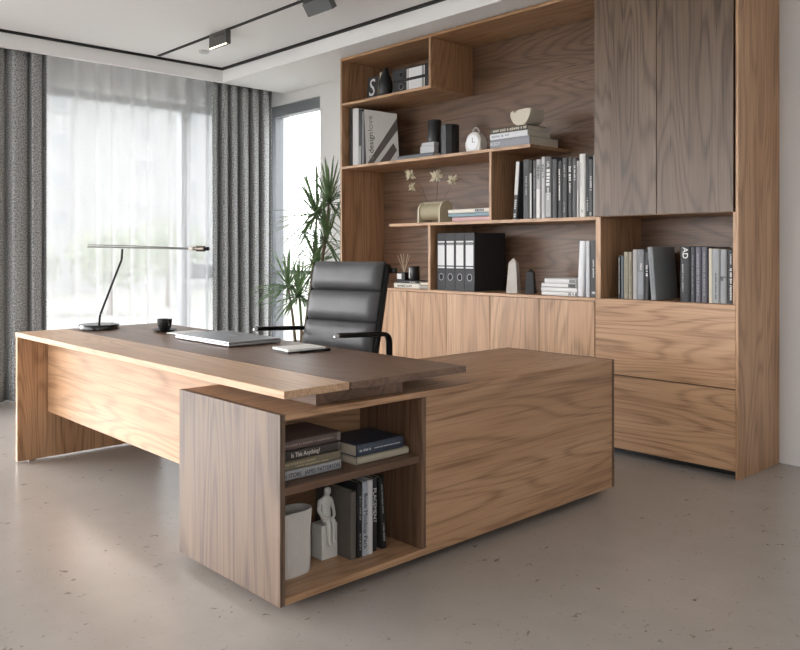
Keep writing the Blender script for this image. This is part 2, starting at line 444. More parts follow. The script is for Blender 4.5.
# ------------------------------------------------------------------ desk
DZ = .765
dk = thing('desk', 'long executive desk with pale oak front and dark walnut top, carrying a laptop and lamp', 'desk', (-3.6, 2.0, 0))
obj('front_strip', B(-4.982, -2.256, 1.572, 1.857, DZ-.027, DZ, bev=.0012), wood('pale oak', 'X'), dk, label='pale oak strip along the front of the desk top')
obj('desktop', B(-4.982, -2.247, 1.860, 2.475, DZ-.027, DZ, bev=.0012), wood('sheen-tinted walnut', 'X'), dk, label='dark walnut desk top')
lg = obj('leg_panel', B(-4.982, -4.953, 1.574, 2.473, .01, DZ-.0275, bev=.001), wood('oak', 'Z'), dk)
for y in (1.66, 2.38): obj('glide', B(-4.978, -4.957, y-.02, y+.02, 0, .0102), plain((150, 140, 130), .5), lg)
obj('modesty_panel', B(-4.952, -2.967, 1.745, 1.765, .283, DZ-.028, bev=.001), wood('oak', 'X', .8), dk)
obj('support_block', B(-2.96, -2.308, 1.746, 2.172, .6865, DZ-.0275, bev=.001), wood('walnut', 'X'), dk, label='dark walnut block carrying the desk top on the sideboard')

# ------------------------------------------------------------------ credenza
CX0, CX1, CY0, CY1, CB, CT = -2.963, -2.263, 1.557, 3.613, .035, .686
cz = thing('credenza', 'low oak sideboard under the desk end with an open book compartment', 'sideboard', (-2.6, 2.6, 0))
obj('end_panel', B(CX0, CX1+.004, CY0, CY0+.022, CB, CT, bev=.0012), wood('grey walnut', 'Z'), cz, label='grey walnut end panel')
obj('end_panel', B(CX0, CX1+.002, CY1-.016, CY1, CB, CT, bev=.001), wood('walnut', 'Z'), cz, label='dark edged far end panel')
obj('top_panel', B(CX0, CX1, CY0+.0225, CY1-.0165, CT-.024, CT-.001, bev=.001), wood('oak', 'Y'), cz)
obj('bottom_panel', B(CX0, CX1, CY0+.0225, CY1-.0165, CB, CB+.025, bev=.001), wood('oak', 'Y'), cz)
obj('back_panel', B(CX0, CX0+.018, CY0+.0225, CY1-.0165, CB+.0255, CT-.0245), wood('oak', 'Y'), cz)
obj('inner_back', B(-2.66, -2.64, CY0+.0225, 2.232, CB+.0255, CT-.0245), wood('oak', 'Y'), cz)
obj('divider', B(CX0+.019, CX1-.001, 2.2325, 2.257, CB+.0255, CT-.0245, bev=.001), wood('walnut', 'Z'), cz)
obj('shelf', B(-2.639, CX1-.012, CY0+.0225, 2.232, .403, .43, bev=.001), wood('walnut', 'Y'), cz)
obj('front_panel', B(CX1-.02, CX1-.001, 2.2575, CY1-.0165, CB+.0255, CT-.0245, bev=.001), wood('oak', 'Y', .8), cz)
obj('plinth', B(CX0+.1, CX1-.12, CY0+.15, CY1-.12, 0, CB-.0005), BLACK, cz)

# ------------------------------------------------------------------ wall unit
YF, YI = 4.30, 4.775            # front plane, face of the back board
UX0, UX1, UT = -5.345, -1.925, 2.872
ws = thing('wall_shelving', 'floor-to-ceiling oak shelving with dark walnut back board, open shelves and side panels', 'shelving', (-3.6, 4.55, 0))
ok, okx = wood('oak', 'Z'), wood('oak', 'X')
def U(name, m, *a, **k): return obj(name, B(*a, bev=.001), m, ws, **k)
U('side_panel', ok, UX0, UX0+.022, YF, YB-.002, 0, UT)
U('side_panel', ok, UX1-.016, UX1, YF-.004, YB-.002, 0, UT)
U('back_board', wood('walnut', 'X'), UX0+.0225, UX1-.0165, YI, YI+.02, .03, UT, label='dark walnut back board')
U('top_board', okx, UX0+.0225, -2.823, YF, YI-.0005, UT-.022, UT)
U('box_bottom', okx, UX0+.0225, -4.264, YF, YI-.0005, 2.468, 2.490)
U('box_divider', ok, -4.286, -4.264, YF, YI-.0005, 2.4905, UT-.0225)
S1, S2, CTZ, TZ = 1.955, 1.455, .947, 1.451
U('shelf', okx, UX0+.0225, -3.33, YF, YI-.0005, S1-.022, S1)
U('shelf', okx, -4.725, -2.823, YF, YI-.0005, S2-.022, S2)
U('post', ok, -3.690, -3.668, YF, YI-.0005, S2+.0005, S1-.0225)
U('post', ok, -4.292, -4.268, YF, YI-.0005, CTZ+.0005, S2-.0225)
U('post', ok, -2.8225, -2.786, YF, YI-.0005, CTZ+.0005, TZ)
U('post', ok, -1.957, -1.9415, YF, YI-.0005, CTZ+.0005, TZ)
# base cupboards
bc = thing('base_cabinet', 'row of oak base cupboards with vertical-grain doors under the open shelves', 'cabinet', (-4.06, 4.55, 0))
BX0, BX1 = UX0+.023, -2.829
obj('carcass', B(BX0, BX1, YF+.0225, YI-.001, .05, CTZ-.0205), plain((70, 54, 42), .7, name='dark cupboard inside'), bc)
obj('worktop', B(BX0, BX1, YF+.002, YI-.001, CTZ-.02, CTZ, bev=.001), okx, bc)
obj('plinth', B(BX0, BX1, YF+.08, YI-.03, 0, .0495), BLACK, bc)
ed = [BX0, -4.945, -4.525, -4.103, -3.681, -3.257, BX1]
for a, b_ in zip(ed, ed[1:]): obj('door', B(a+.002, b_-.002, YF, YF+.02, .04, CTZ-.0225, bev=.001), wood('oak', 'Z', .8), bc)
# drawers
dc = thing('drawer_cabinet', 'oak cabinet of two wide drawers under the book niche', 'cabinet', (-2.4, 4.55, 0))
DX0, DX1 = -2.827, -1.9425
obj('carcass', B(DX0, DX1, YF+.0225, YI-.001, .05, CTZ-.0205), plain((70, 54, 42), .7), dc)
obj('top_panel', B(DX0, DX1, YF+.0225, YI-.001, CTZ-.02, CTZ-.0005), okx, dc)
obj('plinth', B(DX0, DX1, YF+.08, YI-.03, 0, .0495), BLACK, dc)
for a, b_ in ((.045, .484), (.491, CTZ-.001)): obj('drawer', B(DX0+.002, DX1-.001, YF, YF+.02, a, b_, bev=.001), wood('oak', 'X', .9), dc)
# tall dark doors
tcb = thing('tall_cabinet', 'tall upper cupboard with two dark walnut doors above the book niche', 'cabinet', (-2.4, 4.55, TZ))
TX0, TX1 = -2.8225, -1.949
obj('carcass', B(TX0, TX1, YF+.0225, YI-.001, TZ+.022, UT-.001), plain((60, 48, 40), .7), tcb)
obj('bottom_panel', B(TX0, TX1, YF+.002, YI-.001, TZ+.0005, TZ+.0215), okx, tcb)
for a, b_ in ((TX0, -2.404), (-2.401, TX1)): obj('door', B(a, b_, YF-.014, YF+.001, TZ+.003, UT-.001, bev=.0012), wood('grey walnut', 'Z'), tcb)

# ------------------------------------------------------------------ books
def book(loc, rot, t, h, d, col, label, group, pages=PAGES, title=None, tcol=(230, 230, 228), tz=.5, th=None, tlen=None,
         marks=None, mcol=(200, 200, 198), bands=(), rough=.5, name='book', cat='book', soft=False):
    """upright book: spine faces -Y at the origin, thickness along X, depth towards +Y"""
    o = thing(name, label, cat, loc, rot, group)
    bm = bmesh.new(); c = min(.0028, t*.16); hw = t/2; g = .004
    sp = [(-hw, .006), (-hw+t*.10, .0015), (-hw+t*.28, 0), (hw-t*.28, 0), (hw-t*.10, .0015), (hw, .006), (hw, d), (hw-c, d), (hw-c, .0075), (-hw+c, .0075), (-hw+c, d), (-hw, d)]
    prism(bm, sp, 'Z', 0, h)
    cv = obj('cover', bm, plain(col, rough, var=.05, scale=25), o, local=True, smooth=40)
    pg = 0 if soft else g
    obj('pages', B(-hw+c+.0001, hw-c-.0001, .0077, d-pg, pg, h-pg), pages, o, local=True)
    rng = random.Random(label)
    if bands:
        for z0, z1, bc_ in bands:
            obj('spine_band', B(-hw*.78, hw*.78, -.0006, .002, h*z0, h*z1), plain(bc_, .5), cv, local=True)
    if title:
        letters('spine_lettering', title, th or t*.55, plain(tcol, .5), cv, (0, -.0009, h*tz), maxlen=tlen)
    if marks:
        for x, z1, z0, hh in marks:
            bm = bmesh.new(); dashes(bm, rng, x*t, z1*h, z0*h, hh*t, -.0002)
            obj('spine_marks', bm, plain(mcol, .5), cv, local=True)
    return o
def at_spine(px0, px1, ytop, ybot_z, Y):
    a = atY(px0, 200, Y).x; b_ = atY(px1, 200, Y).x; zt = atY((px0+px1)/2, ytop, Y).z
    return (a+b_)/2, max(b_-a-.0006, .006), zt-ybot_z
BK, DG, MG, LG, WH = (26, 26, 28), (58, 58, 61), (98, 98, 101), (158, 158, 160), (206, 205, 203)
# upright row on the middle shelf
G1 = 'upright books on the shelf beside the tall dark doors'; YS = 4.36
row = [  # px0, px1, top, colour, label, extra
 (522.9, 529.8, 159.5, DG, 'charcoal book, second in the row, next to the tilted white-topped one', dict(marks=[(.0, .72, .42, .22)], mcol=(140, 140, 142))),
 (529.9, 532.2, 160.5, (40, 40, 42), 'thin black book with a white lower spine, third in the row', dict(bands=[(.02, .78, (190, 190, 188))])),
 (532.3, 536.3, 160.5, (72, 72, 74), 'slim dark grey book with a long faint title, fourth in the row', dict(marks=[(0, .86, .35, .4)], mcol=(120, 120, 122))),
 (536.4, 541.0, 159.5, (172, 172, 172), 'light grey book with dark brush marks on the upper spine, fifth in the row', dict(marks=[(0, .9, .68, .5)], mcol=(70, 70, 72), bands=[(.02, .5, (210, 210, 208))])),
 (541.1, 544.8, 157, (186, 186, 186), 'tall pale grey book with small dark title, just before the big white lettering', dict(marks=[(0, .88, .65, .45)], mcol=(66, 66, 68))),
 (544.9, 551.6, 157, (84, 84, 87), 'dark grey book with big white capitals UK down its spine and a pale foot', dict(title='UK', tcol=(226, 226, 224), tz=.88, th=.021, marks=[(0, .80, .56, .55), (0, .5, .3, .25)], mcol=(220, 220, 218), bands=[(.03, .42, (164, 164, 166))])),
 (552.2, 557.3, 159.5, (66, 66, 69), 'plain dark grey book right after the one with big white capitals', dict(marks=[(0, .6, .3, .18)], mcol=(112, 112, 114))),
 (557.5, 562.3, 161, (36, 36, 38), 'black book with one long line of white title, mid-row', dict(marks=[(-.1, .86, .3, .26)], mcol=(232, 232, 230))),
 (562.4, 567.6, 158, (62, 62, 64), 'dark grey book with faint print at both spine ends', dict(marks=[(0, .88, .7, .35), (0, .26, .1, .35)], mcol=(134, 134, 136))),
 (567.8, 572.3, 158, (44, 44, 46), 'near-black book with a blocky white upper title', dict(marks=[(0, .86, .62, .6), (0, .58, .42, .35)], mcol=(215, 215, 213))),
 (572.4, 576.8, 158.5, (78, 78, 80), 'grey book with short white title, just before the white spines', dict(marks=[(.12, .88, .64, .35)], mcol=(205, 205, 203))),
 (577.0, 579.0, 161, (196, 195, 193), 'thin off-white book leaning on the tallest white book', dict(marks=[(0, .9, .5, .4)], mcol=(120, 120, 120))),
 (579.1, 585.2, 154, (212, 211, 208), 'tallest white book in the shelf row, a faint printed spine', dict(marks=[(-.2, .86, .5, .14), (.0, .12, .09, .3)], mcol=(150, 150, 150))),
 (585.3, 588.8, 157, (30, 30, 32), 'slim black book right of the tallest white book', dict(marks=[(0, .32, .1, .5)], mcol=(170, 170, 170))),
 (588.9, 593.0, 159, (58, 58, 60), 'charcoal book with white scribble, second from the dark doors', dict(marks=[(.1, .7, .45, .5), (0, .08, .04, .5)], mcol=(190, 190, 188))),
 (593.1, 595.6, 155, (150, 150, 150), 'pale grey book standing against the tall dark doors', {}),
]
for a, b_, top, col, lab, ex in row:
    x, t, h = at_spine(a, b_, top, S2, YS)
    book((x, YS+random.uniform(-.006, .006), S2+.0005), (0, 0, 0), t, h, .30, col, lab, G1, **ex)
# first one leans on its neighbour
h = .40; t = .036; ang = R(4.2)
book((atY(515.0, 219, YS).x-.004, YS, S2+.0012+math.sin(ang)*t/2), (0, ang, 0), t, h, .28, (52, 52, 55), 'tilted book with white upper spine, first in the row beside the wooden post', G1,
     bands=[(.42, .99, (206, 205, 203))], marks=[(0, .34, .2, .5), (0, .1, .05, .5)], mcol=(190, 190, 188))
# niche, left group
G2 = 'books in the lower right niche'; YN = 4.37
for a, b_, top, col, lab, ex in [
 (617.8, 620.2, 256, (34, 34, 34), 'thin black book with white dots, first in the niche', dict(marks=[(0, .95, .1, .5)], mcol=(150, 150, 148))),
 (620.3, 623.4, 255.5, (78, 88, 94), 'slim blue-grey book, second in the niche', {}),
 (623.5, 628.1, 252, (150, 142, 124), 'beige book with thin dark title beside the blue-grey one', dict(marks=[(0, .9, .1, .25)], mcol=(96, 88, 74))),
 (628.2, 631.9, 252, (146, 137, 118), 'second beige book, touching the taller pale grey one', dict(marks=[(.1, .8, .1, .35)], mcol=(94, 86, 72))),
 (632.0, 637.1, 249.5, (158, 155, 154), 'plain pale grey book, taller than the beige pair', {}),
 (637.2, 644.2, 249.5, (118, 120, 124), 'mottled grey book with a red-tinged title in the niche', dict(marks=[(.1, .72, .6, .3)], mcol=(196, 188, 186), bands=[(.1, .55, (132, 136, 142))])),
 (644.6, 648.4, 252, (36, 34, 34), 'black book with bold white title behind the leaning grey book', dict(marks=[(0, .72, .46, .55)], mcol=(225, 225, 223))),
]:
    x, t, h = at_spine(a, b_, top, CTZ, YN)
    book((x, YN+random.uniform(-.004, .004), CTZ+.0005), (0, 0, 0), t, h, .28, col, lab, G2, **ex)
ang = R(-4.5); t = .036
book((atY(654.6, 300, YN).x, YN-.012, CTZ+.0012+math.sin(-ang)*t/2), (0, ang, 0), t, .315, .26, (126, 130, 133), 'large grey book leaning in the niche, its dark grey cover in view', G2, marks=[(0, .8, .2, .2)], mcol=(96, 98, 100))
for a, b_, top, col, lab, ex in [
 (679.8, 690.6, 246.5, (14, 15, 20), 'thick black book lettered AD in white', dict(title='AD', th=.034, tz=.88, tcol=(236, 236, 234), marks=[(-.2, .68, .18, .12)], mcol=(170, 170, 172))),
 (690.8, 695.3, 247, (48, 48, 56), 'dark slate book beside the thick black AD book', dict(marks=[(0, .85, .15, .3)], mcol=(110, 110, 118))),
 (695.4, 701.3, 247, (94, 92, 102), 'grey-violet book with faint title, nearer the AD book', dict(marks=[(0, .88, .12, .35)], mcol=(134, 132, 140))),
 (701.4, 707.4, 247, (86, 84, 94), 'grey-violet book with faint title, nearer the cream book', dict(marks=[(0, .9, .12, .35)], mcol=(128, 126, 134))),
 (708.2, 712.1, 248.5, (196, 188, 170), 'plain cream book in the niche', {}),
 (712.2, 719.7, 249, (150, 153, 155), 'light grey book with dark script title next to the cream book', dict(marks=[(0, .55, .08, .22)], mcol=(66, 68, 70))),
 (719.8, 726.8, 249.5, (142, 145, 147), 'light grey book with two thin lines across its spine', dict(marks=[(-.2, .5, .48, .5), (.2, .5, .48, .5), (-.2, .46, .44, .5)], mcol=(84, 86, 88))),
 (727.0, 733.4, 250, (22, 24, 30), 'black book with white capitals, last in the niche by the side panel', dict(marks=[(.1, .66, .06, .34), (.1, .92, .74, .18)], mcol=(210, 210, 208))),
]:
    x, t, h = at_spine(a, b_, top, CTZ, YN)
    book((x, YN+random.uniform(-.004, .004), CTZ+.0005), (0, 0, 0), t, h, .29, col, lab, G2, **ex)
# counter, by the niche post
G3 = 'upright books on the counter by the niche post'; YC = 4.36
for a, b_, top, col, lab, ex in [
 (585.6, 589.6, 241, (190, 192, 196), 'slim pale grey book between the white and the black upright books', {}),
 (589.8, 597.0, 240.5, (46, 46, 49), 'charcoal upright book with small white title on the counter', dict(marks=[(0, .66, .34, .2), (0, .1, .05, .5)], mcol=(190, 190, 190))),
 (597.1, 599.0, 243, (188, 188, 186), 'thin white book squeezed between the charcoal book and the niche post', {}),
]:
    x, t, h = at_spine(a, b_, top, CTZ, YC)
    book((x, YC, CTZ+.0005), (0, 0, 0), t, h, .28, col, lab, G3, **ex)
t = .045; ang = R(3.0)
book((atY(581.4, 297, YC).x-.012, YC, CTZ+.0012+math.sin(ang)*t/2), (0, ang, 0), t, .355, .28, (214, 216, 219), 'white book leaning slightly against the upright grey and black books', G3, pages=PAGES_W)
# lying stacks (spine to the front): right end px, left end px, z list
def lying(px0, px1, Y, z, t, d, col, label, group, **k):
    a = atY(px0, 200, Y).x; b_ = atY(px1, 200, Y).x
    return book((b_, Y, z+t/2+.0004), (0, -PI/2, 0), t, b_-a, d, col, label, group, **k)
G4 = 'white books lying on the counter'; z = CTZ
for i, (a, b_, t, lab, ex) in enumerate([
 (541.5, 576.5, .026, 'white book at the bottom of the counter stack, dark print at one end', dict(marks=[(0, .22, .02, .7)], mcol=(60, 60, 62))),
 (541.0, 577.0, .027, 'white book second from the bottom of the counter stack', {}),
 (541.5, 576.0, .027, 'white book with a black spine corner, second from the top of the counter stack', dict(bands=[(0.01, .22, (40, 40, 42))])),
 (544.5, 575.5, .030, 'white book on top of the counter stack', dict(bands=[(0.01, .2, (120, 120, 122))]))]):
    lying(a, b_, 4.35+.004*(i % 2), z, t, .24, (216, 216, 216), lab, G4, pages=PAGES_W, **ex); z += t+.0006
G5 = 'books lying under the white bowl'; z = S1
lying(490, 529.5, 4.325, z, .062, .33, (140, 143, 150), 'thick grey-blue book at the bottom of the stack under the bowl', G5, title='BODY', tcol=(210, 212, 214), tz=.86, th=.024); z += .0626
lying(490, 527.5, 4.33, z, .042, .26, (216, 217, 220), 'white book in the middle of the stack under the bowl', G5, marks=[(0, .95, .5, .4)], mcol=(150, 156, 170)); z += .0426
lying(491.5, 527, 4.335, z, .036, .22, (84, 80, 72), 'dark olive book with pale lettering, on top of the stack under the bowl', G5, marks=[(0, .95, .04, .55)], mcol=(186, 178, 160)); z += .0366
ZB = z
G6 = 'pastel books lying beside the cream flower holder'; z = S2
lying(452, 489, 4.35, z, .034, .24, (196, 158, 158), 'dusty pink book at the bottom of the pastel pair', G6); z += .0346
lying(448.5, 489.5, 4.345, z, .026, .24, (122, 148, 160), 'pale blue book in the pastel stack', G6); z += .0266
lying(448, 489.5, 4.345, z, .030, .24, (212, 206, 194), 'cream book with blue and black flecks, on top of the pastel stack', G6, marks=[(0, .34, .1, .7)], mcol=(70, 84, 104)); z += .0306
z = CTZ; G7 = 'books lying under the reed diffuser'
lying(394, 419.5, 4.335, z, .040, .24, (202, 197, 186), 'cream book with grey title lying under the reed diffuser', G7, marks=[(0, .86, .3, .45)], mcol=(110, 106, 100)); z += .0406
lying(396.5, 418.5, 4.345, z, .020, .2, (34, 33, 33), 'thin black book on the cream one under the reed diffuser', G7, marks=[(0, .4, .15, .3)], mcol=(210, 208, 204)); z += .0206
ZD = z
lying(420.2, 428.0, 4.335, CTZ, .032, .2, (150, 144, 134), 'small grey-beige book pushed up to the post by the binders', G7)
lying(420.2, 428.0, 4.34, CTZ+.0326, .018, .2, (206, 198, 182), 'small cream book on top of the grey-beige one by the post', G7)
z = S1; G8 = 'books on the upper shelf'
lying(397.5, 433.4, 4.315, z, .030, .25, (92, 96, 102), 'flat slate grey book lying under the black cylinder vase', G8); z += .0306
# magazines standing on the upper shelf
def mag(px0, px1, top, col, label, ex):
    x, t, h = at_spine(px0, px1, top, S1, 4.36)
    return book((x, 4.36, S1+.0005), (0, 0, 0), t, h, .3, col, label, G8, pages=PAGES_W, name='magazine', cat='magazine', soft=True, **ex)
mag(349.3, 352.0, 109, (40, 38, 38), 'thin black magazine against the shelf side, upper shelf', {})
mag(352.2, 358.0, 108.5, (206, 206, 206), 'thick white magazine second from the shelf side', {})
mag(358.3, 361.4, 109.5, (48, 48, 50), 'dark magazine with a pale foot behind the striped cover', dict(bands=[(.02, .35, (150, 150, 150))]))
mag(361.6, 364.0, 111.5, (110, 110, 112), 'grey magazine directly behind the striped cover', {})
YM = 4.345; xm = atY(366.5, 160, YM).x
mg = thing('magazine', 'white magazine with brown diagonal stripes and an upright title on its visible front cover', 'magazine', (xm, YM, S1+.0005), (0, R(-2.2), R(55)), G8)
mw, mh = .275, .455
pf = [(0, 0), (mw, 0), (mw-.006, mh*.915), (0, mh)]
bm = bmesh.new(); prism(bm, pf, 'Y', 0, .012); cvm = obj('cover', bm, plain((208, 207, 204), .45), mg, local=True)
bm = bmesh.new(); prism(bm, [(x*.99+.001, z*.985+.002) for x, z in pf], 'Y', .0122, .020); obj('pages', bm, PAGES_W, mg, local=True)
bm = bmesh.new()
prism(bm, [(.004, .004), (mw*.2, .004), (mw-.004, mh*.62), (mw-.005, mh*.84)], 'Y', -.0006, .001)
prism(bm, [(mw*.36, .004), (mw*.66, .004), (mw*.945, mh*.25), (mw*.84, mh*.38)], 'Y', -.0006, .001)
obj('stripe', bm, plain((92, 84, 80), .5), cvm, local=True, label='brown diagonal stripes')
RISE = Matrix(((0, -1, 0), (0, 0, -1), (1, 0, 0)))
letters('cover_title', 'design', .044, plain((30, 30, 30), .5), cvm, (.045, -.0012, .18), rot=RISE, maxlen=.17)
letters('cover_title', 'love', .044, plain((120, 118, 116), .5), cvm, (.045, -.0012, .34), rot=RISE, maxlen=.125)
letters('cover_title', 'D', .036, plain((150, 144, 140), .5), cvm, (.045, -.0014, .06), rot=RISE)

# ------------------------------------------------------------------ binders
def binder(loc, rot, t, h, d, label, group):
    o = thing('ring_binder', label, 'binder', loc, rot, group); hw = t/2
    bm = bmesh.new(); c = .004
    prism(bm, [(-hw, 0), (hw, 0), (hw, d), (hw-c, d), (hw-c, c), (-hw+c, c), (-hw+c, d), (-hw, d)], 'Z', 0, h)
    cv = obj('cover', bm, plain((46, 47, 50), .5, spec=.3), o, local=True)
    obj('pages', B(-hw+.012, hw-.012, .02, d-.015, .012, h-.03), PAGES_W, o, local=True)
    lb = obj('spine_label', B(-hw*.78, hw*.78, -.0012, .001, h*.435, h*.79), plain((216, 217, 218), .6), o, local=True, label='white paper label')
    bm = bmesh.new()
    for z0, z1 in ((.835, .862), (.388, .415)): box(bm, -hw*.78, hw*.78, -.0012, .001, h*z0, h*z1)
    for z0 in (.80, .812): box(bm, -hw*.74, hw*.74, -.0010, .001, h*z0, h*(z0+.004))
    obj('label_strip', bm, plain((208, 209, 210), .6), o, local=True)
    bm = bmesh.new(); n = 24
    ro, ri = min(hw*.56, .024), min(hw*.47, .020)
    A = [[bm.verts.new((r*math.cos(2*PI*i/n), y, h*.235+r*1.1*math.sin(2*PI*i/n))) for i in range(n)] for r, y in ((ro, 0), (ro, -.002), (ri, -.002), (ri, .004))]
    for p, q in zip(A, A[1:]):
        for i in range(n): bm.faces.new((p[i], p[(i+1) % n], q[(i+1) % n], q[i]))
    rg = obj('finger_ring', bm, plain((120, 120, 122), .3, .9), o, local=True)
    bm = bmesh.new(); vs = [bm.verts.new((ri*math.cos(2*PI*i/n), -.0004, h*.235+ri*1.1*math.sin(2*PI*i/n))) for i in range(n)]; bm.faces.new(vs)
    obj('finger_hole', bm, plain((6, 6, 6), .8), rg, local=True)
    return o
YBN = 4.345; be = (437.0, 445.6, 455.0, 464.6, 474.6)
names = ['black ring binder standing against the wooden post', 'black ring binder, second from the wooden post', 'black ring binder, third from the wooden post', 'black ring binder at the open end of the four, its whole side in view']
for i in range(4):
    a, b_ = atY(be[i], 250, YBN).x, atY(be[i+1], 250, YBN).x
    binder(((a+b_)/2, YBN, CTZ+.0005), (0, 0, 0), b_-a-.003, .425, .345, names[i], 'four standing black binders')
xa = -4.735
for i, nm in enumerate(('lower of the two black binders lying flat in the top box', 'upper of the two black binders lying flat in the top box')):
    binder((xa, 4.345, 2.4905+.046+.094*i), (0, PI/2, 0), .09, .42, .30, nm, 'two lying black binders')
# top box: black book with S and dark vase
x0 = atY(364, 90, 4.36).x; x1 = atY(376, 90, 4.36).x
sb = book((x1+.012, 4.40, 2.4908), (0, 0, 0), .03, .215, .1, (200, 190, 168), 'cream book edge beside the black S book in the top box', 'books in the top box', bands=())
ss = thing('book', 'black book showing a large white S on its cover in the top box', 'book', ((x0+x1)/2-.012, 4.385, 2.4908), (R(-6), 0, 0), 'books in the top box')
bm = B(-.066, .066, 0, .004, 0, .2, bev=.001); box(bm, -.066, .066, .024, .028, 0, .2); box(bm, -.066, -.062, .004, .024, 0, .2)
c_ = obj('cover', bm, plain((30, 30, 32), .5), ss, local=True); obj('pages', B(-.061, .062, .0042, .0238, .003, .197), PAGES, ss, local=True)
letters('cover_letter', 'S', .15, plain((204, 206, 210), .4), c_, (0, -.0008, .1), rot=ACROSS, wide=.85)
va = thing('vase', 'dark drop-shaped vase beside the lying binders in the top box', 'vase', (atY(385.5, 90, 4.38).x, 4.38, 2.4908))
bm = bmesh.new(); lathe(bm, [(.035, 0), (.052, .03), (.058, .08), (.052, .13), (.036, .18), (.020, .215), (.012, .235), (.008, .235), (.006, .21)], n=28); obj('body', bm, plain((34, 35, 38), .4), va, local=True, smooth=50)

# ------------------------------------------------------------------ shelf ornaments
p = atY(434.5, 149, 4.46)
o = thing('candle_holder', 'tall black cylinder standing on the slate book of the upper shelf', 'candle holder', (p.x, 4.46, S1+.0312))
bm = bmesh.new(); lathe(bm, [(.052, 0), (.054, .004), (.054, .262), (.05, .268), (.044, .268), (.042, .245), (0, .243)], n=32); obj('body', bm, plain((36, 38, 41), .4), o, local=True, smooth=40)
o = thing('box', 'small pale grey block in front of the tall black cylinder', 'box', (atY(428, 145, 4.33).x, 4.325, S1+.0312))
obj('lid', B(-.066, .068, 0, .055, .055, .078, bev=.002), plain((190, 191, 194), .6), o, local=True); obj('body', B(-.082, .066, .002, .053, 0, .0545, bev=.002), plain((182, 183, 186), .6), o, local=True)
o = thing('vase', 'wide black faceted vase right of the tall black cylinder', 'vase', (atY(449.8, 149, 4.42).x, 4.42, S1+.0008))
bm = bmesh.new(); lathe(bm, [(.069, 0), (.071, .006), (.071, .228), (.067, .234), (.059, .234), (.057, .05), (0, .045)], n=10); obj('body', bm, plain((32, 33, 36), .35), o, local=True)
o = thing('alarm_clock', 'small white rounded alarm clock with a top handle on the upper shelf', 'clock', (atY(475.5, 149, 4.40).x, 4.37, S1+.0008))
prof = [(-.066, 0), (.066, 0)] + [(.072, .05)] + arc(0, .075, .072, 0, 180, 14) + [(-.072, .05)]
bm = bmesh.new(); prism(bm, prof, 'Y', 0, .075); bmesh.ops.bevel(bm, geom=[e for e in bm.edges if abs(e.verts[0].co.y-e.verts[1].co.y) < 1e-6], offset=.008, segments=2, affect='EDGES')
bo = obj('body', bm, plain((206, 203, 199), .4), o, local=True, smooth=50)
bm = bmesh.new(); n = 32
tube(bm, [(0, -.004, .072), (0, .004, .072)], .054, n); dl = obj('dial', bm, plain((222, 224, 228), .3), o, local=True)
bm = bmesh.new(); box(bm, -.0015, .0015, -.0055, -.0042, .072, .108); box(bm, 0, .024, -.0055, -.0042, .0705, .0735); obj('hands', bm, BLACK, dl, local=True)
bm = bmesh.new(); tube(bm, [(x*.7, .035, .125+z) for x, z in arc(0, .012, .045, 0, 180, 10)], .006, 8); obj('handle', bm, plain((176, 170, 166), .4), o, local=True, smooth=60)

o = thing('bowl', 'off-white half-round bowl with a notched flat top on the book stack', 'bowl', (atY(519.5, 128, 4.36).x, 4.365, ZB+.0006))
op = arc(0, .112, .112, 180, 360, 20); op = [(x*.80, z) for x, z in op]
ip = [(x-.046, .112+z) for x, z in arc(0, 0, .021, 0, -180, 10)]
bm = bmesh.new(); prism(bm, [(-.088, .100)] + op[1:] + [(.05, .116)] + ip, 'Y', 0, .16)
bmesh.ops.bevel(bm, geom=[e for e in bm.edges if abs(e.verts[0].co.y-e.verts[1].co.y) < 1e-6], offset=.006, segments=2, affect='EDGES')
obj('body', bm, plain((208, 200, 184), .75, var=.06, scale=40, bump=.2), o, local=True, smooth=35)

# cream flower holder with dried stems
o = thing('flower_holder', 'cream ribbed barrel-shaped holder with dried pale flowers on the middle shelf', 'vase', (atY(428.5, 219, 4.36).x, 4.36, S2+.0005))
CREAM = plain((196, 188, 162), .6, name='cream glaze')
hw = .105; plate = [(0, 0), (.15, 0)] + [(.075+.075*math.cos(a), .09+.075*math.sin(a)) for a in [PI*i/16 for i in range(17)]]
for s in (-1, 1):
    bm = bmesh.new(); prism(bm, plate, 'X', s*hw+(0 if s > 0 else -.016), s*hw+(.016 if s > 0 else 0)); obj('end_plate', bm, CREAM, o, local=True)
bm = bmesh.new(); n = 36; m_ = 60; rings = []
for j in range(m_+1):
    x = -hw+.0003+(2*hw-.0006)*j/m_; r = .062+.004*math.cos(2*PI*j/5)
    rings.append([bm.verts.new((x, .075+r*math.cos(2*PI*i/n), .085+r*math.sin(2*PI*i/n))) for i in range(n)])
for a, b_ in zip(rings, rings[1:]):
    for i in range(n): bm.faces.new((a[i], a[(i+1) % n], b_[(i+1) % n], b_[i]))
bm.faces.new(rings[0]); bm.faces.new(rings[-1]); obj('barrel', bm, CREAM, o, local=True, smooth=60)
bm = bmesh.new()
for j in range(11): box(bm, -hw+.012+.0185*j-.004, -hw+.012+.0185*j+.004, .05, .1, .14, .162)
obj('comb', bm, CREAM, o, local=True)
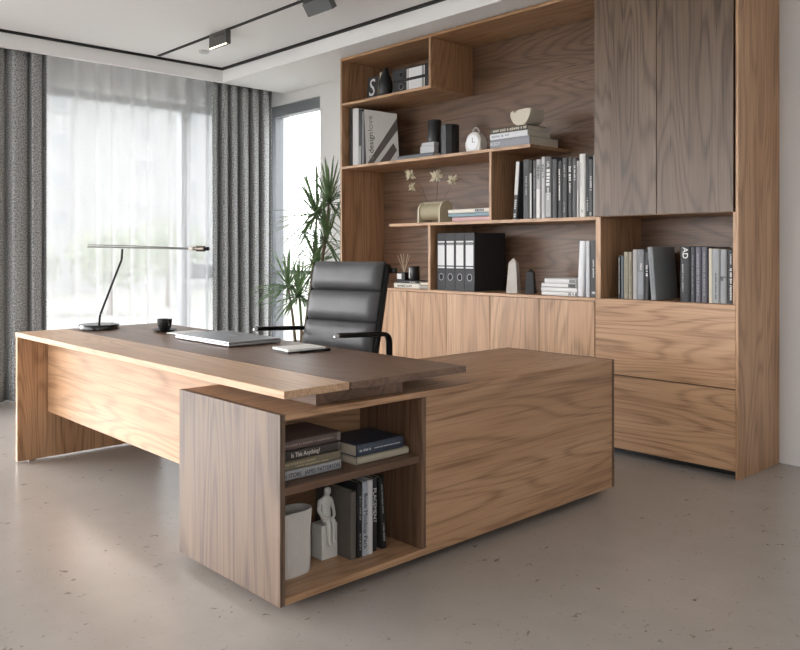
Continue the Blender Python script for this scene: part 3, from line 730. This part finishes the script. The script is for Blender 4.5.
def head(bm, c, r, rng, npt=16):
    for k in range(npt):
        a = rng.uniform(0, 2*PI); e = rng.uniform(-.9, .9)
        d = Vector((math.cos(a)*math.cos(e), math.sin(a)*math.cos(e)*.6, math.sin(e)))
        sd = d.cross(Vector((0, 1, .2))).normalized(); L_ = r*rng.uniform(.7, 1.1); w_ = r*.13
        q = [bm.verts.new(Vector(c)+v) for v in (Vector((0, 0, 0)), d*L_*.5+sd*w_, d*L_, d*L_*.5-sd*w_)]
        bm.faces.new(q)
        q = [bm.verts.new(Vector(c)+v+d.cross(sd)*.004) for v in (Vector((0, 0, 0)), d*L_*.5-sd*w_, d*L_, d*L_*.5+sd*w_)]
        bm.faces.new(q)
rng = random.Random(4); DRY = plain((206, 196, 168), .8, name='dried petals')
L0 = Vector(o.location)
for hx, hy, r in ((410.5, 174.5, .062), (436, 176.5, .075), (452.5, 180, .055), (412, 187, .045)):
    tip = atY(hx, hy, 4.44)-L0; st = bmesh.new()
    base = Vector((max(-.07, min(.07, tip.x*.35)), .078, .14))
    tube(st, [base, base*.5+tip*.5+Vector((0, .02, .02)), tip], .0016, 6)
    s_ = obj('stem', st, plain((96, 84, 66), .8), o, local=True)
    bm = bmesh.new(); head(bm, tip, r, rng, 34); obj('flower', bm, DRY, s_, local=True)

# obelisks
def obelisk(px, Y, w, h, col, label):
    o = thing('obelisk', label, 'ornament', (atY(px, 293, Y).x, Y, CTZ+.0006), (0, 0, R(20)), 'stone obelisks on the counter')
    bm = bmesh.new(); hw = w/2; tp = hw*.66
    ring = lambda r, z: [bm.verts.new((x*r, y*r, z)) for x, y in ((-1, -1), (1, -1), (1, 1), (-1, 1))]
    a, b_, t_ = ring(hw, 0), ring(tp, h*.86), bm.verts.new((0, 0, h))
    bm.faces.new(a)
    for i in range(4): bm.faces.new((a[i], a[(i+1) % 4], b_[(i+1) % 4], b_[i])); bm.faces.new((b_[i], b_[(i+1) % 4], t_))
    obj('body', bm, plain(col, .5, var=.07, scale=18), o, local=True); return o
obelisk(513.6, 4.42, .082, .245, (198, 193, 186), 'white stone obelisk between the binders and the lying books')
obelisk(530.8, 4.43, .066, .172, (28, 29, 31), 'short black stone obelisk beside the lying white books')

# diffuser and jar on the low left books
o = thing('reed_diffuser', 'small black reed diffuser with thin sticks and white label on the black book', 'reed diffuser', (atY(405.0, 280, 4.43).x, 4.42, ZD+.0006))
obj('bottle', B(-.042, .042, -.035, .035, 0, .062, bev=.006, seg=2), plain((24, 24, 25), .3), o, local=True)
obj('paper_label', B(-.044, .006, -.0362, -.0345, .008, .05), plain((206, 206, 204), .6), o, local=True)
for i in range(7):
    a = R(-24+8*i); bm = bmesh.new(); tube(bm, [(0, 0, .058), (math.sin(a)*.19, .02*math.sin(i*2), .06+.15*math.cos(a))], .0019, 6); obj('reed', bm, plain((190, 170, 146), .8), o, local=True)
o = thing('candle_jar', 'black candle jar with a white label strip beside the reed diffuser', 'candle', (atY(415.3, 280, 4.41).x, 4.40, ZD+.0006))
bm = bmesh.new(); lathe(bm, [(.040, 0), (.043, .004), (.043, .108), (.04, .112), (0, .112)], n=28); obj('jar', bm, plain((20, 20, 22), .3), o, local=True, smooth=40)
bm = bmesh.new(); n = 8
for i in range(n):
    a0, a1 = R(215+5.5*i), R(215+5.5*(i+1)); q = [bm.verts.new((.0436*math.cos(a), .0436*math.sin(a), z)) for a, z in ((a0, .02), (a1, .02), (a1, .098), (a0, .098))]; bm.faces.new(q)
obj('paper_label', bm, plain((206, 206, 204), .6), o, local=True)

# ------------------------------------------------------------------ credenza contents
GS, GP = 'books lying in the sideboard compartment', 'upright books in the sideboard compartment'
XS = -2.335
def lyingx(y0, y1, X, z, t, d, col, label, **k):
    return book((X, y1, z+t/2+.0004), (0, -PI/2, PI/2), t, y1-y0, d, col, label, GS, **k)
Z1 = .43; z = Z1; rough = .6
lyingx(1.585, 1.882, XS, z, .034, .22, (164, 165, 168), 'light grey book lettered in black capitals, bottom of the tall compartment stack', title='JOHN STORE   JAMES PATTERSON', tcol=(28, 30, 40), th=.016, tz=.5, tlen=.285); z += .0346
lyingx(1.590, 1.882, XS-.002, z, .034, .22, (122, 112, 92), 'olive-brown book second from the bottom of the compartment stack', marks=[(.15, .95, .4, .25), (-.2, .7, .2, .22)], mcol=(168, 156, 128)); z += .0346
lyingx(1.588, 1.881, XS, z, .035, .22, (58, 52, 50), 'dark brown book titled in white serif, second from the top of the compartment stack', title='Is This Anything?', tcol=(214, 208, 200), th=.017, tz=.55, tlen=.125, bands=[(.015, .05, (84, 78, 76))]); z += .0356
lyingx(1.586, 1.882, XS-.001, z, .036, .22, (92, 78, 74), 'brown book with a fine long title, top of the compartment stack', marks=[(0, .95, .12, .2)], mcol=(150, 132, 124), bands=[(.015, .06, (120, 112, 110))]); z += .0366
lyingx(1.953, 2.222, XS+.008, Z1, .027, .2, (176, 168, 150), 'thin cream book under the navy book', pages=PAGES)
lyingx(1.960, 2.202, XS, Z1+.0276, .045, .21, (54, 64, 80), 'navy blue hardback lying on the cream book', marks=[(0, .95, .72, .2), (0, .64, .08, .1)], mcol=(190, 196, 204))
ZL = CB+.0253
def stand(y0, y1, X, h, d, col, label, ang=0., **k):
    return book((X, (y0+y1)/2, ZL+.0006+abs(math.sin(ang))*(y1-y0)/2), (0, ang, PI/2), y1-y0, h, d, col, label, GP, **k)
XT = -2.366
stand(1.957, 1.987, XT-.004, .258, .22, (92, 86, 80), 'large grey-brown book with its plain cover facing the white figure')
stand(1.989, 2.014, XT, .288, .2, (28, 28, 29), 'black book with two small grey titles beside the grey-brown book', marks=[(0, .82, .5, .3), (0, .32, .1, .3)], mcol=(150, 150, 148))
stand(2.015, 2.040, XT, .288, .2, (176, 182, 192), 'pale blue book with heavy black lettering along its spine', title='Book Mockup Pack', tcol=(18, 18, 20), th=.019, tz=.47, tlen=.215)
stand(2.043, 2.068, XT, .288, .2, (208, 209, 210), 'plain white book between the lettered pale blue and black books')
stand(2.070, 2.101, XT-.012, .290, .2, (30, 30, 32), 'black book with large outlined white lettering in the compartment', title='PLACEMENT', tcol=(214, 214, 212), th=.017, tz=.62, tlen=.135)
stand(2.121, 2.149, XT-.008, .285, .19, (22, 22, 24), 'slim black book tilted at the end of the compartment row', ang=R(-3.6), marks=[(0, .9, .5, .25), (0, .35, .12, .3)], mcol=(150, 150, 152))
# ribbed vase
v = thing('vase', 'white finely ribbed flat vase in the lower sideboard compartment', 'vase', (-2.43, 1.700, ZL+.0006))
bm = bmesh.new(); rx, ry = .05, .098
def sup(a, k, fl):
    c, s = math.cos(a), math.sin(a); f_ = 1+(.012*math.cos(a*44) if fl else 0)
    return (math.copysign(abs(c)**.7, c)*rx*k*f_, math.copysign(abs(s)**.7, s)*ry*k*f_)
n = 176; rings = []
for k, z in ((.97, 0), (1, .008), (1.0, .06), (.985, .15), (1.02, .19), (1.05, .225), (1.04, .233), (.95, .233), (.93, .218), (.88, .03)):
    rings.append([bm.verts.new((*sup(2*PI*i/n, k, k > .96 and .01 < z < .23), z)) for i in range(n)])
for a, b_ in zip(rings, rings[1:]):
    for i in range(n): bm.faces.new((a[i], a[(i+1) % n], b_[(i+1) % n], b_[i]))
bm.faces.new(rings[0]); bm.faces.new(rings[-1])
obj('body', bm, plain((206, 202, 196), .7, name='white ribbed ceramic'), v, local=True, smooth=60)
# seated figure on a cube
sc_ = thing('sculpture', 'white sculpture of a seated figure on a tall block beside the ribbed vase', 'sculpture', (-2.44, 1.873, ZL+.0006), (0, 0, R(0)))
PLA = plain((214, 213, 208), .6, var=.03, name='white plaster')
obj('block', B(-.068, .0, .0, .076, 0, .130, bev=.0015), PLA, sc_, local=True)
def skinned(name, joints, edges, m, parent, sub=2):
    me = bpy.data.meshes.new(name); me.from_pydata([j[0] for j in joints], edges, []); me.update()
    t = bpy.data.objects.new(name, me); COL.objects.link(t)
    md = t.modifiers.new('skin', 'SKIN'); md.use_smooth_shade = True
    for i, j in enumerate(joints):
        me.skin_vertices[0].data[i].radius = (j[1], j[2] if len(j) > 2 else j[1])
    me.skin_vertices[0].data[0].use_root = True
    t.modifiers.new('sub', 'SUBSURF').levels = sub; t.modifiers['sub'].render_levels = sub
    bpy.context.view_layer.update()
    m2 = bpy.data.meshes.new_from_object(t.evaluated_get(bpy.context.evaluated_depsgraph_get()))
    bpy.data.objects.remove(t); m2.materials.clear(); m2.materials.append(m); m2.shade_smooth()
    o = bpy.data.objects.new(name, m2); COL.objects.link(o); o.parent = parent
    return o
zt = .130; cy = .038
J0 = [((-.034, 0, .014), .021, .024), ((-.036, 0, .052), .018, .022), ((-.030, 0, .086), .016, .024), ((-.024, 0, .106), .008), ((-.016, 0, .116), .0145), ((-.013, 0, .132), .0155), ((-.014, 0, .142), .010),
     ((-.028, -.027, .088), .0095), ((-.024, -.035, .054), .0075), ((-.004, -.026, .030), .0065), ((.006, -.008, .026), .006),
     ((-.028, .027, .088), .0095), ((-.024, .035, .054), .0075), ((-.004, .026, .030), .0065), ((.006, .010, .026), .006),
     ((-.018, -.013, .013), .013), ((.008, -.013, .013), .0115), ((.010, -.012, -.030), .009), ((.009, -.011, -.064), .006), ((.018, -.012, -.075), .005),
     ((-.018, .013, .013), .013), ((.008, .013, .013), .0115), ((.010, .012, -.028), .009), ((.009, .011, -.060), .006), ((.018, .012, -.071), .005)]
J = [((p[0], p[1]+cy, p[2]+zt), *r) for p, *r in J0]
Ed = [(0, 1), (1, 2), (2, 3), (3, 4), (4, 5), (5, 6), (2, 7), (7, 8), (8, 9), (9, 10), (2, 11), (11, 12), (12, 13), (13, 14), (0, 15), (15, 16), (16, 17), (17, 18), (18, 19), (0, 20), (20, 21), (21, 22), (22, 23), (23, 24)]
skinned('seated_figure', J, Ed, PLA, sc_)

# ------------------------------------------------------------------ things on the desk
l = thing('desk_lamp', 'slim black desk lamp with a long level arm on a round base', 'lamp', (-4.825, 2.005, DZ+.0005))
bm = bmesh.new(); lathe(bm, [(.112, 0), (.117, .004), (.117, .026), (.113, .031), (0, .032)], n=48); obj('base', bm, plain((20, 20, 21), .25, spec=.6), l, local=True, smooth=40)
ux, uy = math.cos(YAW-.15), math.sin(YAW-.15)
def LP(s, z): return (ux*s, uy*s, z)
bm = bmesh.new(); tube(bm, fillet([LP(0, .03), LP(.005, .085), LP(.146, .425), LP(.150, .487)], .012, 5), .0068, 10); obj('stem', bm, BLACK_MET, l, local=True, smooth=60)
bm = bmesh.new(); tube(bm, [LP(-.075, .500), LP(.592, .487)], .0048, 10); tube(bm, [LP(-.075, .512), LP(.15, .508), LP(.592, .491)], .0028, 8); ar = obj('arm', bm, STEEL, l, local=True, smooth=60)
bm = bmesh.new(); tube(bm, [LP(.575, .489), LP(.60, .489)], .014, 14); obj('ring', bm, plain((236, 234, 230), .4), ar, local=True, smooth=40)
bm = bmesh.new(); tube(bm, [LP(.601, .489), LP(.622, .489)], .010, 12); tube(bm, [LP(.6225, .489), LP(.672, .488)], [.018, .018], 14); obj('lamp_head', bm, plain((150, 142, 134), .25, .7), ar, local=True, smooth=40)
bm = bmesh.new(); tube(bm, [LP(.6725, .488), LP(.70, .488)], .011, 12); obj('end_cap', bm, BLACK_MET, ar, local=True, smooth=40)

cx, cy = -4.414, 2.226
s_ = thing('saucer', 'black saucer under the coffee cup on the desk', 'saucer', (cx, cy, DZ+.0005))
bm = bmesh.new(); lathe(bm, [(.038, 0), (.05, .003), (.075, .013), (.073, .015), (.048, .006), (.0, .0055)], n=40); obj('body', bm, plain((20, 20, 21), .35), s_, local=True, smooth=60)
c = thing('coffee_cup', 'small black coffee cup standing on its saucer', 'cup', (cx, cy, DZ+.0065))
bm = bmesh.new(); lathe(bm, [(.022, 0), (.028, .004), (.038, .025), (.042, .05), (.043, .068), (.0405, .068), (.039, .05), (.034, .025), (.022, .009), (0, .008)], n=36); obj('body', bm, plain((22, 22, 23), .35), c, local=True, smooth=60)
bm = bmesh.new(); tube(bm, [(.03*0+.040, .0, .055), (.062, -.004, .052), (.066, -.005, .036), (.055, -.003, .022), (.034, 0, .018)], .0045, 8); obj('handle', bm, plain((22, 22, 23), .35), c, local=True, smooth=60)
lp = thing('laptop', 'closed silver laptop lying on the dark desk top', 'laptop', (-3.74, 2.235, DZ+.0005))
SIL = plain((176, 178, 182), .32, .75, var=.02, name='silver aluminium')
bm = B(-.265, .285, -.155, .155, .004, .016, bev=.004, seg=2); obj('base', bm, SIL, lp, local=True)
bm = B(-.265, .285, -.155, .155, .0175, .027, bev=.004, seg=2); li = obj('lid', bm, SIL, lp, local=True)
bm = bmesh.new()
for x in (-.23, .25):
    for y in (-.12, .12): lathe(bm, [(.012, 0), (.012, .0042)], (x, y, 0), 12)
obj('rubber_foot', bm, BLACK, lp, local=True)
obj('hinge', B(-.25, .23, .135, .15, .0162, .0173), BLACK, lp, local=True)
bm = bmesh.new(); rr_ = random.Random(2); x = -.04
while x < .04: w_ = rr_.uniform(.006, .012); box(bm, x, x+w_*.75, .03, .045, .0265, .0274); x += w_
obj('lid_mark', bm, plain((216, 217, 219), .3), li, local=True)
nb = thing('notepad', 'white notepad on a dark cover near the laptop', 'notepad', (-3.14, 2.275, DZ+.0005), (0, 0, R(-6)))
obj('cover', B(-.08, .08, -.105, .105, 0, .006, bev=.001), plain((44, 44, 48), .5), nb, local=True); obj('pages', B(-.078, .076, -.102, .102, .0062, .017, bev=.001), PAGES_W, nb, local=True)
pn = thing('pen', 'black pen lying beside the white notepad', 'pen', (-3.035, 2.285, DZ+.0065), (0, 0, R(86)))
bm = bmesh.new(); tube(bm, [(-.085, 0, 0), (-.075, 0, 0), (.05, 0, 0)], [.002, .0055, .006], 10); obj('barrel', bm, BLACK, pn, local=True, smooth=50)
bm = bmesh.new(); tube(bm, [(.0502, 0, 0), (.088, 0, 0)], .0062, 10); obj('cap', bm, BLACK_MET, pn, local=True, smooth=50)
ph = thing('notebook', 'thin white notebook lying between the coffee cup and the laptop', 'notebook', (-4.225, 2.265, DZ+.0005), (0, 0, R(8)))
obj('cover', B(-.055, .055, -.10, .10, 0, .004, bev=.001), plain((40, 40, 42), .5), ph, local=True); obj('pages', B(-.052, .053, -.097, .097, .0042, .010, bev=.001), PAGES_W, ph, local=True)

# ------------------------------------------------------------------ office chair
A0 = R(9.5)
ch = thing('office_chair', 'black leather office chair with padded high back and loop arms behind the desk', 'chair', (-3.50, 2.82, 0), (0, 0, A0))
def pad(w, z0, z1, y0, y1, th, n=20, m_=14):
    """cushion between (y0,z0) and (y1,z1), bulging towards -Y (local)"""
    bm = bmesh.new(); a = Vector((0, y0, z0)); b_ = Vector((0, y1, z1)); up = (b_-a); L_ = up.length; up.normalize()
    nrm = Vector((0, -up.z, up.y))
    F_, K_ = [], []
    for j in range(m_+1):
        v = j/m_; rf, rk = [], []
        for i in range(n+1):
            u = i/n; eu = (1-abs(2*u-1)**14)**.5; ev = (1-abs(2*v-1)**3.2)**.5
            x = -w/2+w*u
            pz = a+up*(L_*v)
            rf.append(bm.verts.new(Vector((x, 0, 0))+pz+nrm*(th*.62*ev*(.35+.65*eu)+.004)))
            rk.append(bm.verts.new(Vector((x, 0, 0))+pz-nrm*(th*.38*ev*(.35+.65*eu)+.004)))
        F_.append(rf); K_.append(rk)
    for j in range(m_):
        for i in range(n):
            bm.faces.new((F_[j][i], F_[j][i+1], F_[j+1][i+1], F_[j+1][i])); bm.faces.new((K_[j][i], K_[j+1][i], K_[j+1][i+1], K_[j][i+1]))
    for i in range(n): bm.faces.new((F_[0][i], K_[0][i], K_[0][i+1], F_[0][i+1])); bm.faces.new((F_[m_][i], F_[m_][i+1], K_[m_][i+1], K_[m_][i]))
    for j in range(m_): bm.faces.new((F_[j][0], F_[j+1][0], K_[j+1][0], K_[j][0])); bm.faces.new((F_[j][n], K_[j][n], K_[j+1][n], F_[j+1][n]))
    return bm
W_ = .505
def yb_(z): return -.02+(z-.72)*.22
br = None
for z0, z1 in ((1.019, 1.180), (.851, 1.020), (.681, .852), (.520, .682)):
    obj('back_cushion', pad(W_, z0, z1, yb_(z0), yb_(z1), .085), LEATHER, ch, local=True, smooth=70)
bm = bmesh.new(); q = .012
prism(bm, [(yb_(.53)+.006, .53), (yb_(1.165)+.006, 1.165), (yb_(1.165)+.02, 1.165), (yb_(.53)+.02, .53)], 'X', -W_/2+.01, W_/2-.01); obj('back_panel', bm, BLACK, ch, local=True)
for s in (-1, 1):
    bm = bmesh.new(); x = s*(W_/2+.012)
    tube(bm, [(x, yb_(.40)+.02, .44), (x, yb_(.52)+.012, .54), (x, yb_(.85)+.012, .85), (x, yb_(1.15)+.014, 1.165)], .013, 8, flat=(.8, 1.6)); obj('side_frame', bm, BLACK_MET, ch, local=True, smooth=50)
bm = bmesh.new(); box(bm, -W_/2-.02, W_/2+.045, yb_(1.13)+.035, yb_(1.13)+.062, 1.118, 1.148, bev=.004); obj('rear_crossbar', bm, BLACK, ch, local=True)
for y0, y1 in ((-.48, -.255), (-.25, -.03)):
    bm = bmesh.new(); pd = pad(W_, y0, y1, 0, 0, .08); bmesh.ops.transform(pd, matrix=Matrix(((1, 0, 0, 0), (0, 0, 1, 0), (0, -1, 0, .47), (0, 0, 0, 1))), verts=pd.verts); bm.free()
    obj('seat_cushion', pd, LEATHER, ch, local=True, smooth=70)
for s in (-1, 1):
    x = s*.295; bm = bmesh.new()
    pts = fillet([(x, -.355, .817), (x, .06, .792), (x, .06, .50), (x*.82, .0, .445)], .055, 6)
    tube(bm, pts, .0155, 10, flat=(1.35, .85)); ar = obj('arm', bm, BLACK_MET, ch, local=True, smooth=60)
    bm = bmesh.new(); tube(bm, fillet([(x, -.3555, .817), (x, -.364, .817), (x, -.368, .806)], .004, 3), .0125, 10, flat=(1.35, .85)); obj('arm_tip', bm, CHROME, ar, local=True, smooth=60, label='polished metal arm tip')
bm = bmesh.new(); box(bm, -.2, .2, -.42, -.02, .395, .428, bev=.008); obj('seat_frame', bm, BLACK_MET, ch, local=True)
bm = bmesh.new(); lathe(bm, [(.028, .12), (.028, .30), (.02, .30), (.02, .3945)], (0, -.22, 0), 20); obj('gas_lift', bm, CHROME, ch, local=True, smooth=40)
for k in range(5):
    a = R(72*k+18); d = Vector((math.cos(a), math.sin(a), 0)); bm = bmesh.new()
    c0 = Vector((0, -.22, .125)); tube(bm, [c0, c0+d*.16+Vector((0, 0, -.015)), c0+d*.30+Vector((0, 0, -.05))], [.026, .02, .014], 8); lgx = obj('leg', bm, CHROME, ch, local=True, smooth=60)
    bm = bmesh.new(); q = c0+d*.30; sd = Vector((-d.y, d.x, 0)); tube(bm, [Vector((q.x, q.y, .03))-sd*.022, Vector((q.x, q.y, .03))+sd*.022], .03, 16); obj('caster', bm, BLACK, lgx, local=True, smooth=40)

# ------------------------------------------------------------------ plant
pt = thing('dragon_tree', 'potted dragon tree with spiky green leaf rosettes by the corner window', 'plant', (-6.02, 4.40, 0))
bm = bmesh.new(); lathe(bm, [(.13, 0), (.15, .01), (.19, .36), (.2, .40), (.185, .40), (.17, .36), (0, .355)], n=36); obj('pot', bm, plain((176, 174, 170), .6, name='pale planter'), pt, local=True, smooth=40)
def leafmat():
    m, nt, b, N, L = newmat('dragon tree leaf')
    tc = N('ShaderNodeTexCoord'); n = noise(nt, tc.outputs['Object'], 14, 2)
    c_ = mixc(nt, n, lin((66, 94, 66)), lin((138, 164, 116))); L(c_, b.inputs['Base Color']); b.inputs['Roughness'].default_value = .4
    tr = N('ShaderNodeBsdfTranslucent'); L(c_, tr.inputs['Color']); ms = N('ShaderNodeMixShader'); ms.inputs[0].default_value = .4
    L(b.outputs[0], ms.inputs[1]); L(tr.outputs[0], ms.inputs[2]); L(ms.outputs[0], nt.nodes['Material Output'].inputs['Surface'])
    return m
LEAF = leafmat(); BARK = plain((118, 106, 90), .85, name='grey-brown cane')
PO = Vector(pt.location); rng = random.Random(21)
def rosette(px, py, Y, L0_, nl, base, below):
    tip = atY(px, py, Y)-PO
    bm = bmesh.new(); b0 = Vector(base); mid = b0*.45+tip*.55+Vector((.02, 0, -.04)); tube(bm, [b0, mid, tip], [.017, .013, .009], 8)
    cn = obj('cane', bm, BARK, pt, local=True, smooth=60)
    bm = bmesh.new()
    for k in range(nl):
        a = rng.uniform(0, 2*PI); e = R(rng.uniform(-35, 80)); Ln = L0_*rng.uniform(.75, 1.15)
        d = Vector((math.cos(a)*math.cos(e), math.sin(a)*math.cos(e), math.sin(e))); sd = d.cross(Vector((0, 0, 1)))
        sd = sd.normalized() if sd.length > .05 else Vector((1, 0, 0))
        droop = rng.uniform(.08, .42)*Ln; pts = []
        for q in range(7):
            t_ = q/6; pts.append(tip+d*(Ln*t_)+Vector((0, 0, -droop*t_*t_*math.cos(e)+.0))+Vector((0, 0, rng.uniform(-.012, .012)-.01)))
        if max((p_+PO).x for p_ in pts) > UX0-.01 and max((p_+PO).y for p_ in pts) > 4.29: continue
        if max((p_+PO).y for p_ in pts) > 4.83: continue
        prev = None
        for q, p_ in enumerate(pts):
            w_ = .0062*(.5+1.1*math.sin(PI*min(.999, .12+.88*q/6))**.7) if q < 6 else .0006
            up = Vector((0, 0, 1)); fold = up*w_*.5
            cur = [bm.verts.new(p_-sd*w_+fold), bm.verts.new(p_), bm.verts.new(p_+sd*w_+fold)]
            if prev: bm.faces.new((prev[0], prev[1], cur[1], cur[0])); bm.faces.new((prev[1], prev[2], cur[2], cur[1]))
            prev = cur
    obj('leaves', bm, LEAF, pt, local=True, smooth=180)
rosette(317, 214, 4.38, .47, 60, (0, 0, .35), 0)
rosette(329, 202, 4.36, .44, 60, (.05, .02, .35), 0)
rosette(326, 240, 4.40, .44, 60, (.05, -.04, .35), 0)
rosette(317, 264, 4.42, .44, 60, (-.03, .05, .35), 0)
rosette(288, 285, 4.40, .40, 60, (-.08, -.02, .35), 0)
rosette(299, 295, 4.36, .38, 60, (-.06, .03, .35), 0)

# ------------------------------------------------------------------ ceiling lights
tk = obj('light_track', B(-6.84, -2.2, 3.373, 3.407, HC-.006, HC-.0003), DARKGAP); tag(tk, 'thin black light track across the ceiling', 'light track')
o = thing('track_light', 'black box spotlight on the ceiling track, lit warm along its lower edge', 'light', (-5.77, 3.39, HC-.0065), group='track lights')
obj('body', B(-.13, .13, -.024, .024, -.108, 0, bev=.002), plain((92, 90, 88), .6), o, local=True)
obj('slot', B(-.05, .1, -.0255, -.0242, -.03, -.022), BLACK, o, local=True)
obj('light_strip', B(-.125, .125, -.0215, -.009, -.111, -.1082), emit('warm lamp', (1., .80, .58), 3.), o, local=True, label='glowing warm light strip')
o = thing('track_light', 'black box spotlight at the top picture edge, tilted and unlit', 'light', (-4.48, 3.39, HC-.0065), group='track lights')
bm = B(-.13, .13, -.02, .02, -.03, 0, bev=.002); obj('adapter', bm, plain((50, 50, 53), .55), o, local=True)
bm = B(-.14, .14, -.024, .024, -.095, 0, bev=.002); bmesh.ops.transform(bm, matrix=Matrix.Translation((0, 0, -.02)) @ Matrix.Rotation(R(35), 4, 'X'), verts=bm.verts); obj('body', bm, plain((96, 98, 101), .6), o, local=True)
o = thing('smoke_detector', 'small flat round grey detector on the ceiling behind the lit spotlight', 'smoke detector', (-6.41, 3.608, HC-.0003))
bm = bmesh.new(); lathe(bm, [(.045, 0), (.045, -.012), (.035, -.02), (0, -.02)], n=28); obj('body', bm, plain((196, 196, 198), .5), o, local=True, smooth=40)

# ------------------------------------------------------------------ light
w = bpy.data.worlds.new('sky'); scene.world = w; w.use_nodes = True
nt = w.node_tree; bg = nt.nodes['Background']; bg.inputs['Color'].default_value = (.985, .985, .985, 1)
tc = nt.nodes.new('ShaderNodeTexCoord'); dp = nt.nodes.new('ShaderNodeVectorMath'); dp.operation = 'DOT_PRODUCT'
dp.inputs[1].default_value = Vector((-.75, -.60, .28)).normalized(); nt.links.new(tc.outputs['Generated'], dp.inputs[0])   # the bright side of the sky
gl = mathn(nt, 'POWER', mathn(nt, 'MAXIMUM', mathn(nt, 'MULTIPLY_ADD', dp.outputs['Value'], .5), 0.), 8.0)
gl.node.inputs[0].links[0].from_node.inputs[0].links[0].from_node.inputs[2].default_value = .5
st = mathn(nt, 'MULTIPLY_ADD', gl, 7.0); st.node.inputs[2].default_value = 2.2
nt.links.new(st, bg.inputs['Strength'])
def portal(loc, rot, sx, sy):
    d = bpy.data.lights.new('window_daylight', 'AREA'); d.shape = 'RECTANGLE'; d.size = sx; d.size_y = sy; d.cycles.is_portal = True
    o = bpy.data.objects.new('window_daylight', d); COL.objects.link(o); o.location = loc; o.rotation_euler = rot
portal((XW-.27, (W1[0]+W1[1])/2, HT/2), (0, -PI/2, 0), HT, W1[1]-W1[0])
portal((XW-.27, (W3[0]+W3[1])/2, HT/2), (0, -PI/2, 0), HT, W3[1]-W3[0])
portal(((W4[0]+W4[1])/2, YR-.25, (W4[2]+W4[3])/2), (PI/2, 0, 0), W4[1]-W4[0], W4[3]-W4[2])
portal((XR+.25, (W5[0]+W5[1])/2, (W5[2]+W5[3])/2), (0, PI/2, 0), W5[3]-W5[2], W5[1]-W5[0])
portal(((W2[0]+W2[1])/2, YB+.27, H2/2), (-PI/2, 0, 0), W2[1]-W2[0], H2)

scene.view_settings.view_transform = 'Standard'; scene.view_settings.look = 'None'
scene.view_settings.gamma = 1; scene.view_settings.use_curve_mapping = False
scene.view_settings.exposure = 1.38
scene.cycles.use_denoising = True; scene.cycles.denoising_input_passes = 'RGB_ALBEDO_NORMAL'; scene.cycles.denoising_prefilter = 'ACCURATE'
scene.cycles.max_bounces = 12; scene.cycles.diffuse_bounces = 6; scene.cycles.transparent_max_bounces = 16
scene.cycles.sample_clamp_indirect = 8.0
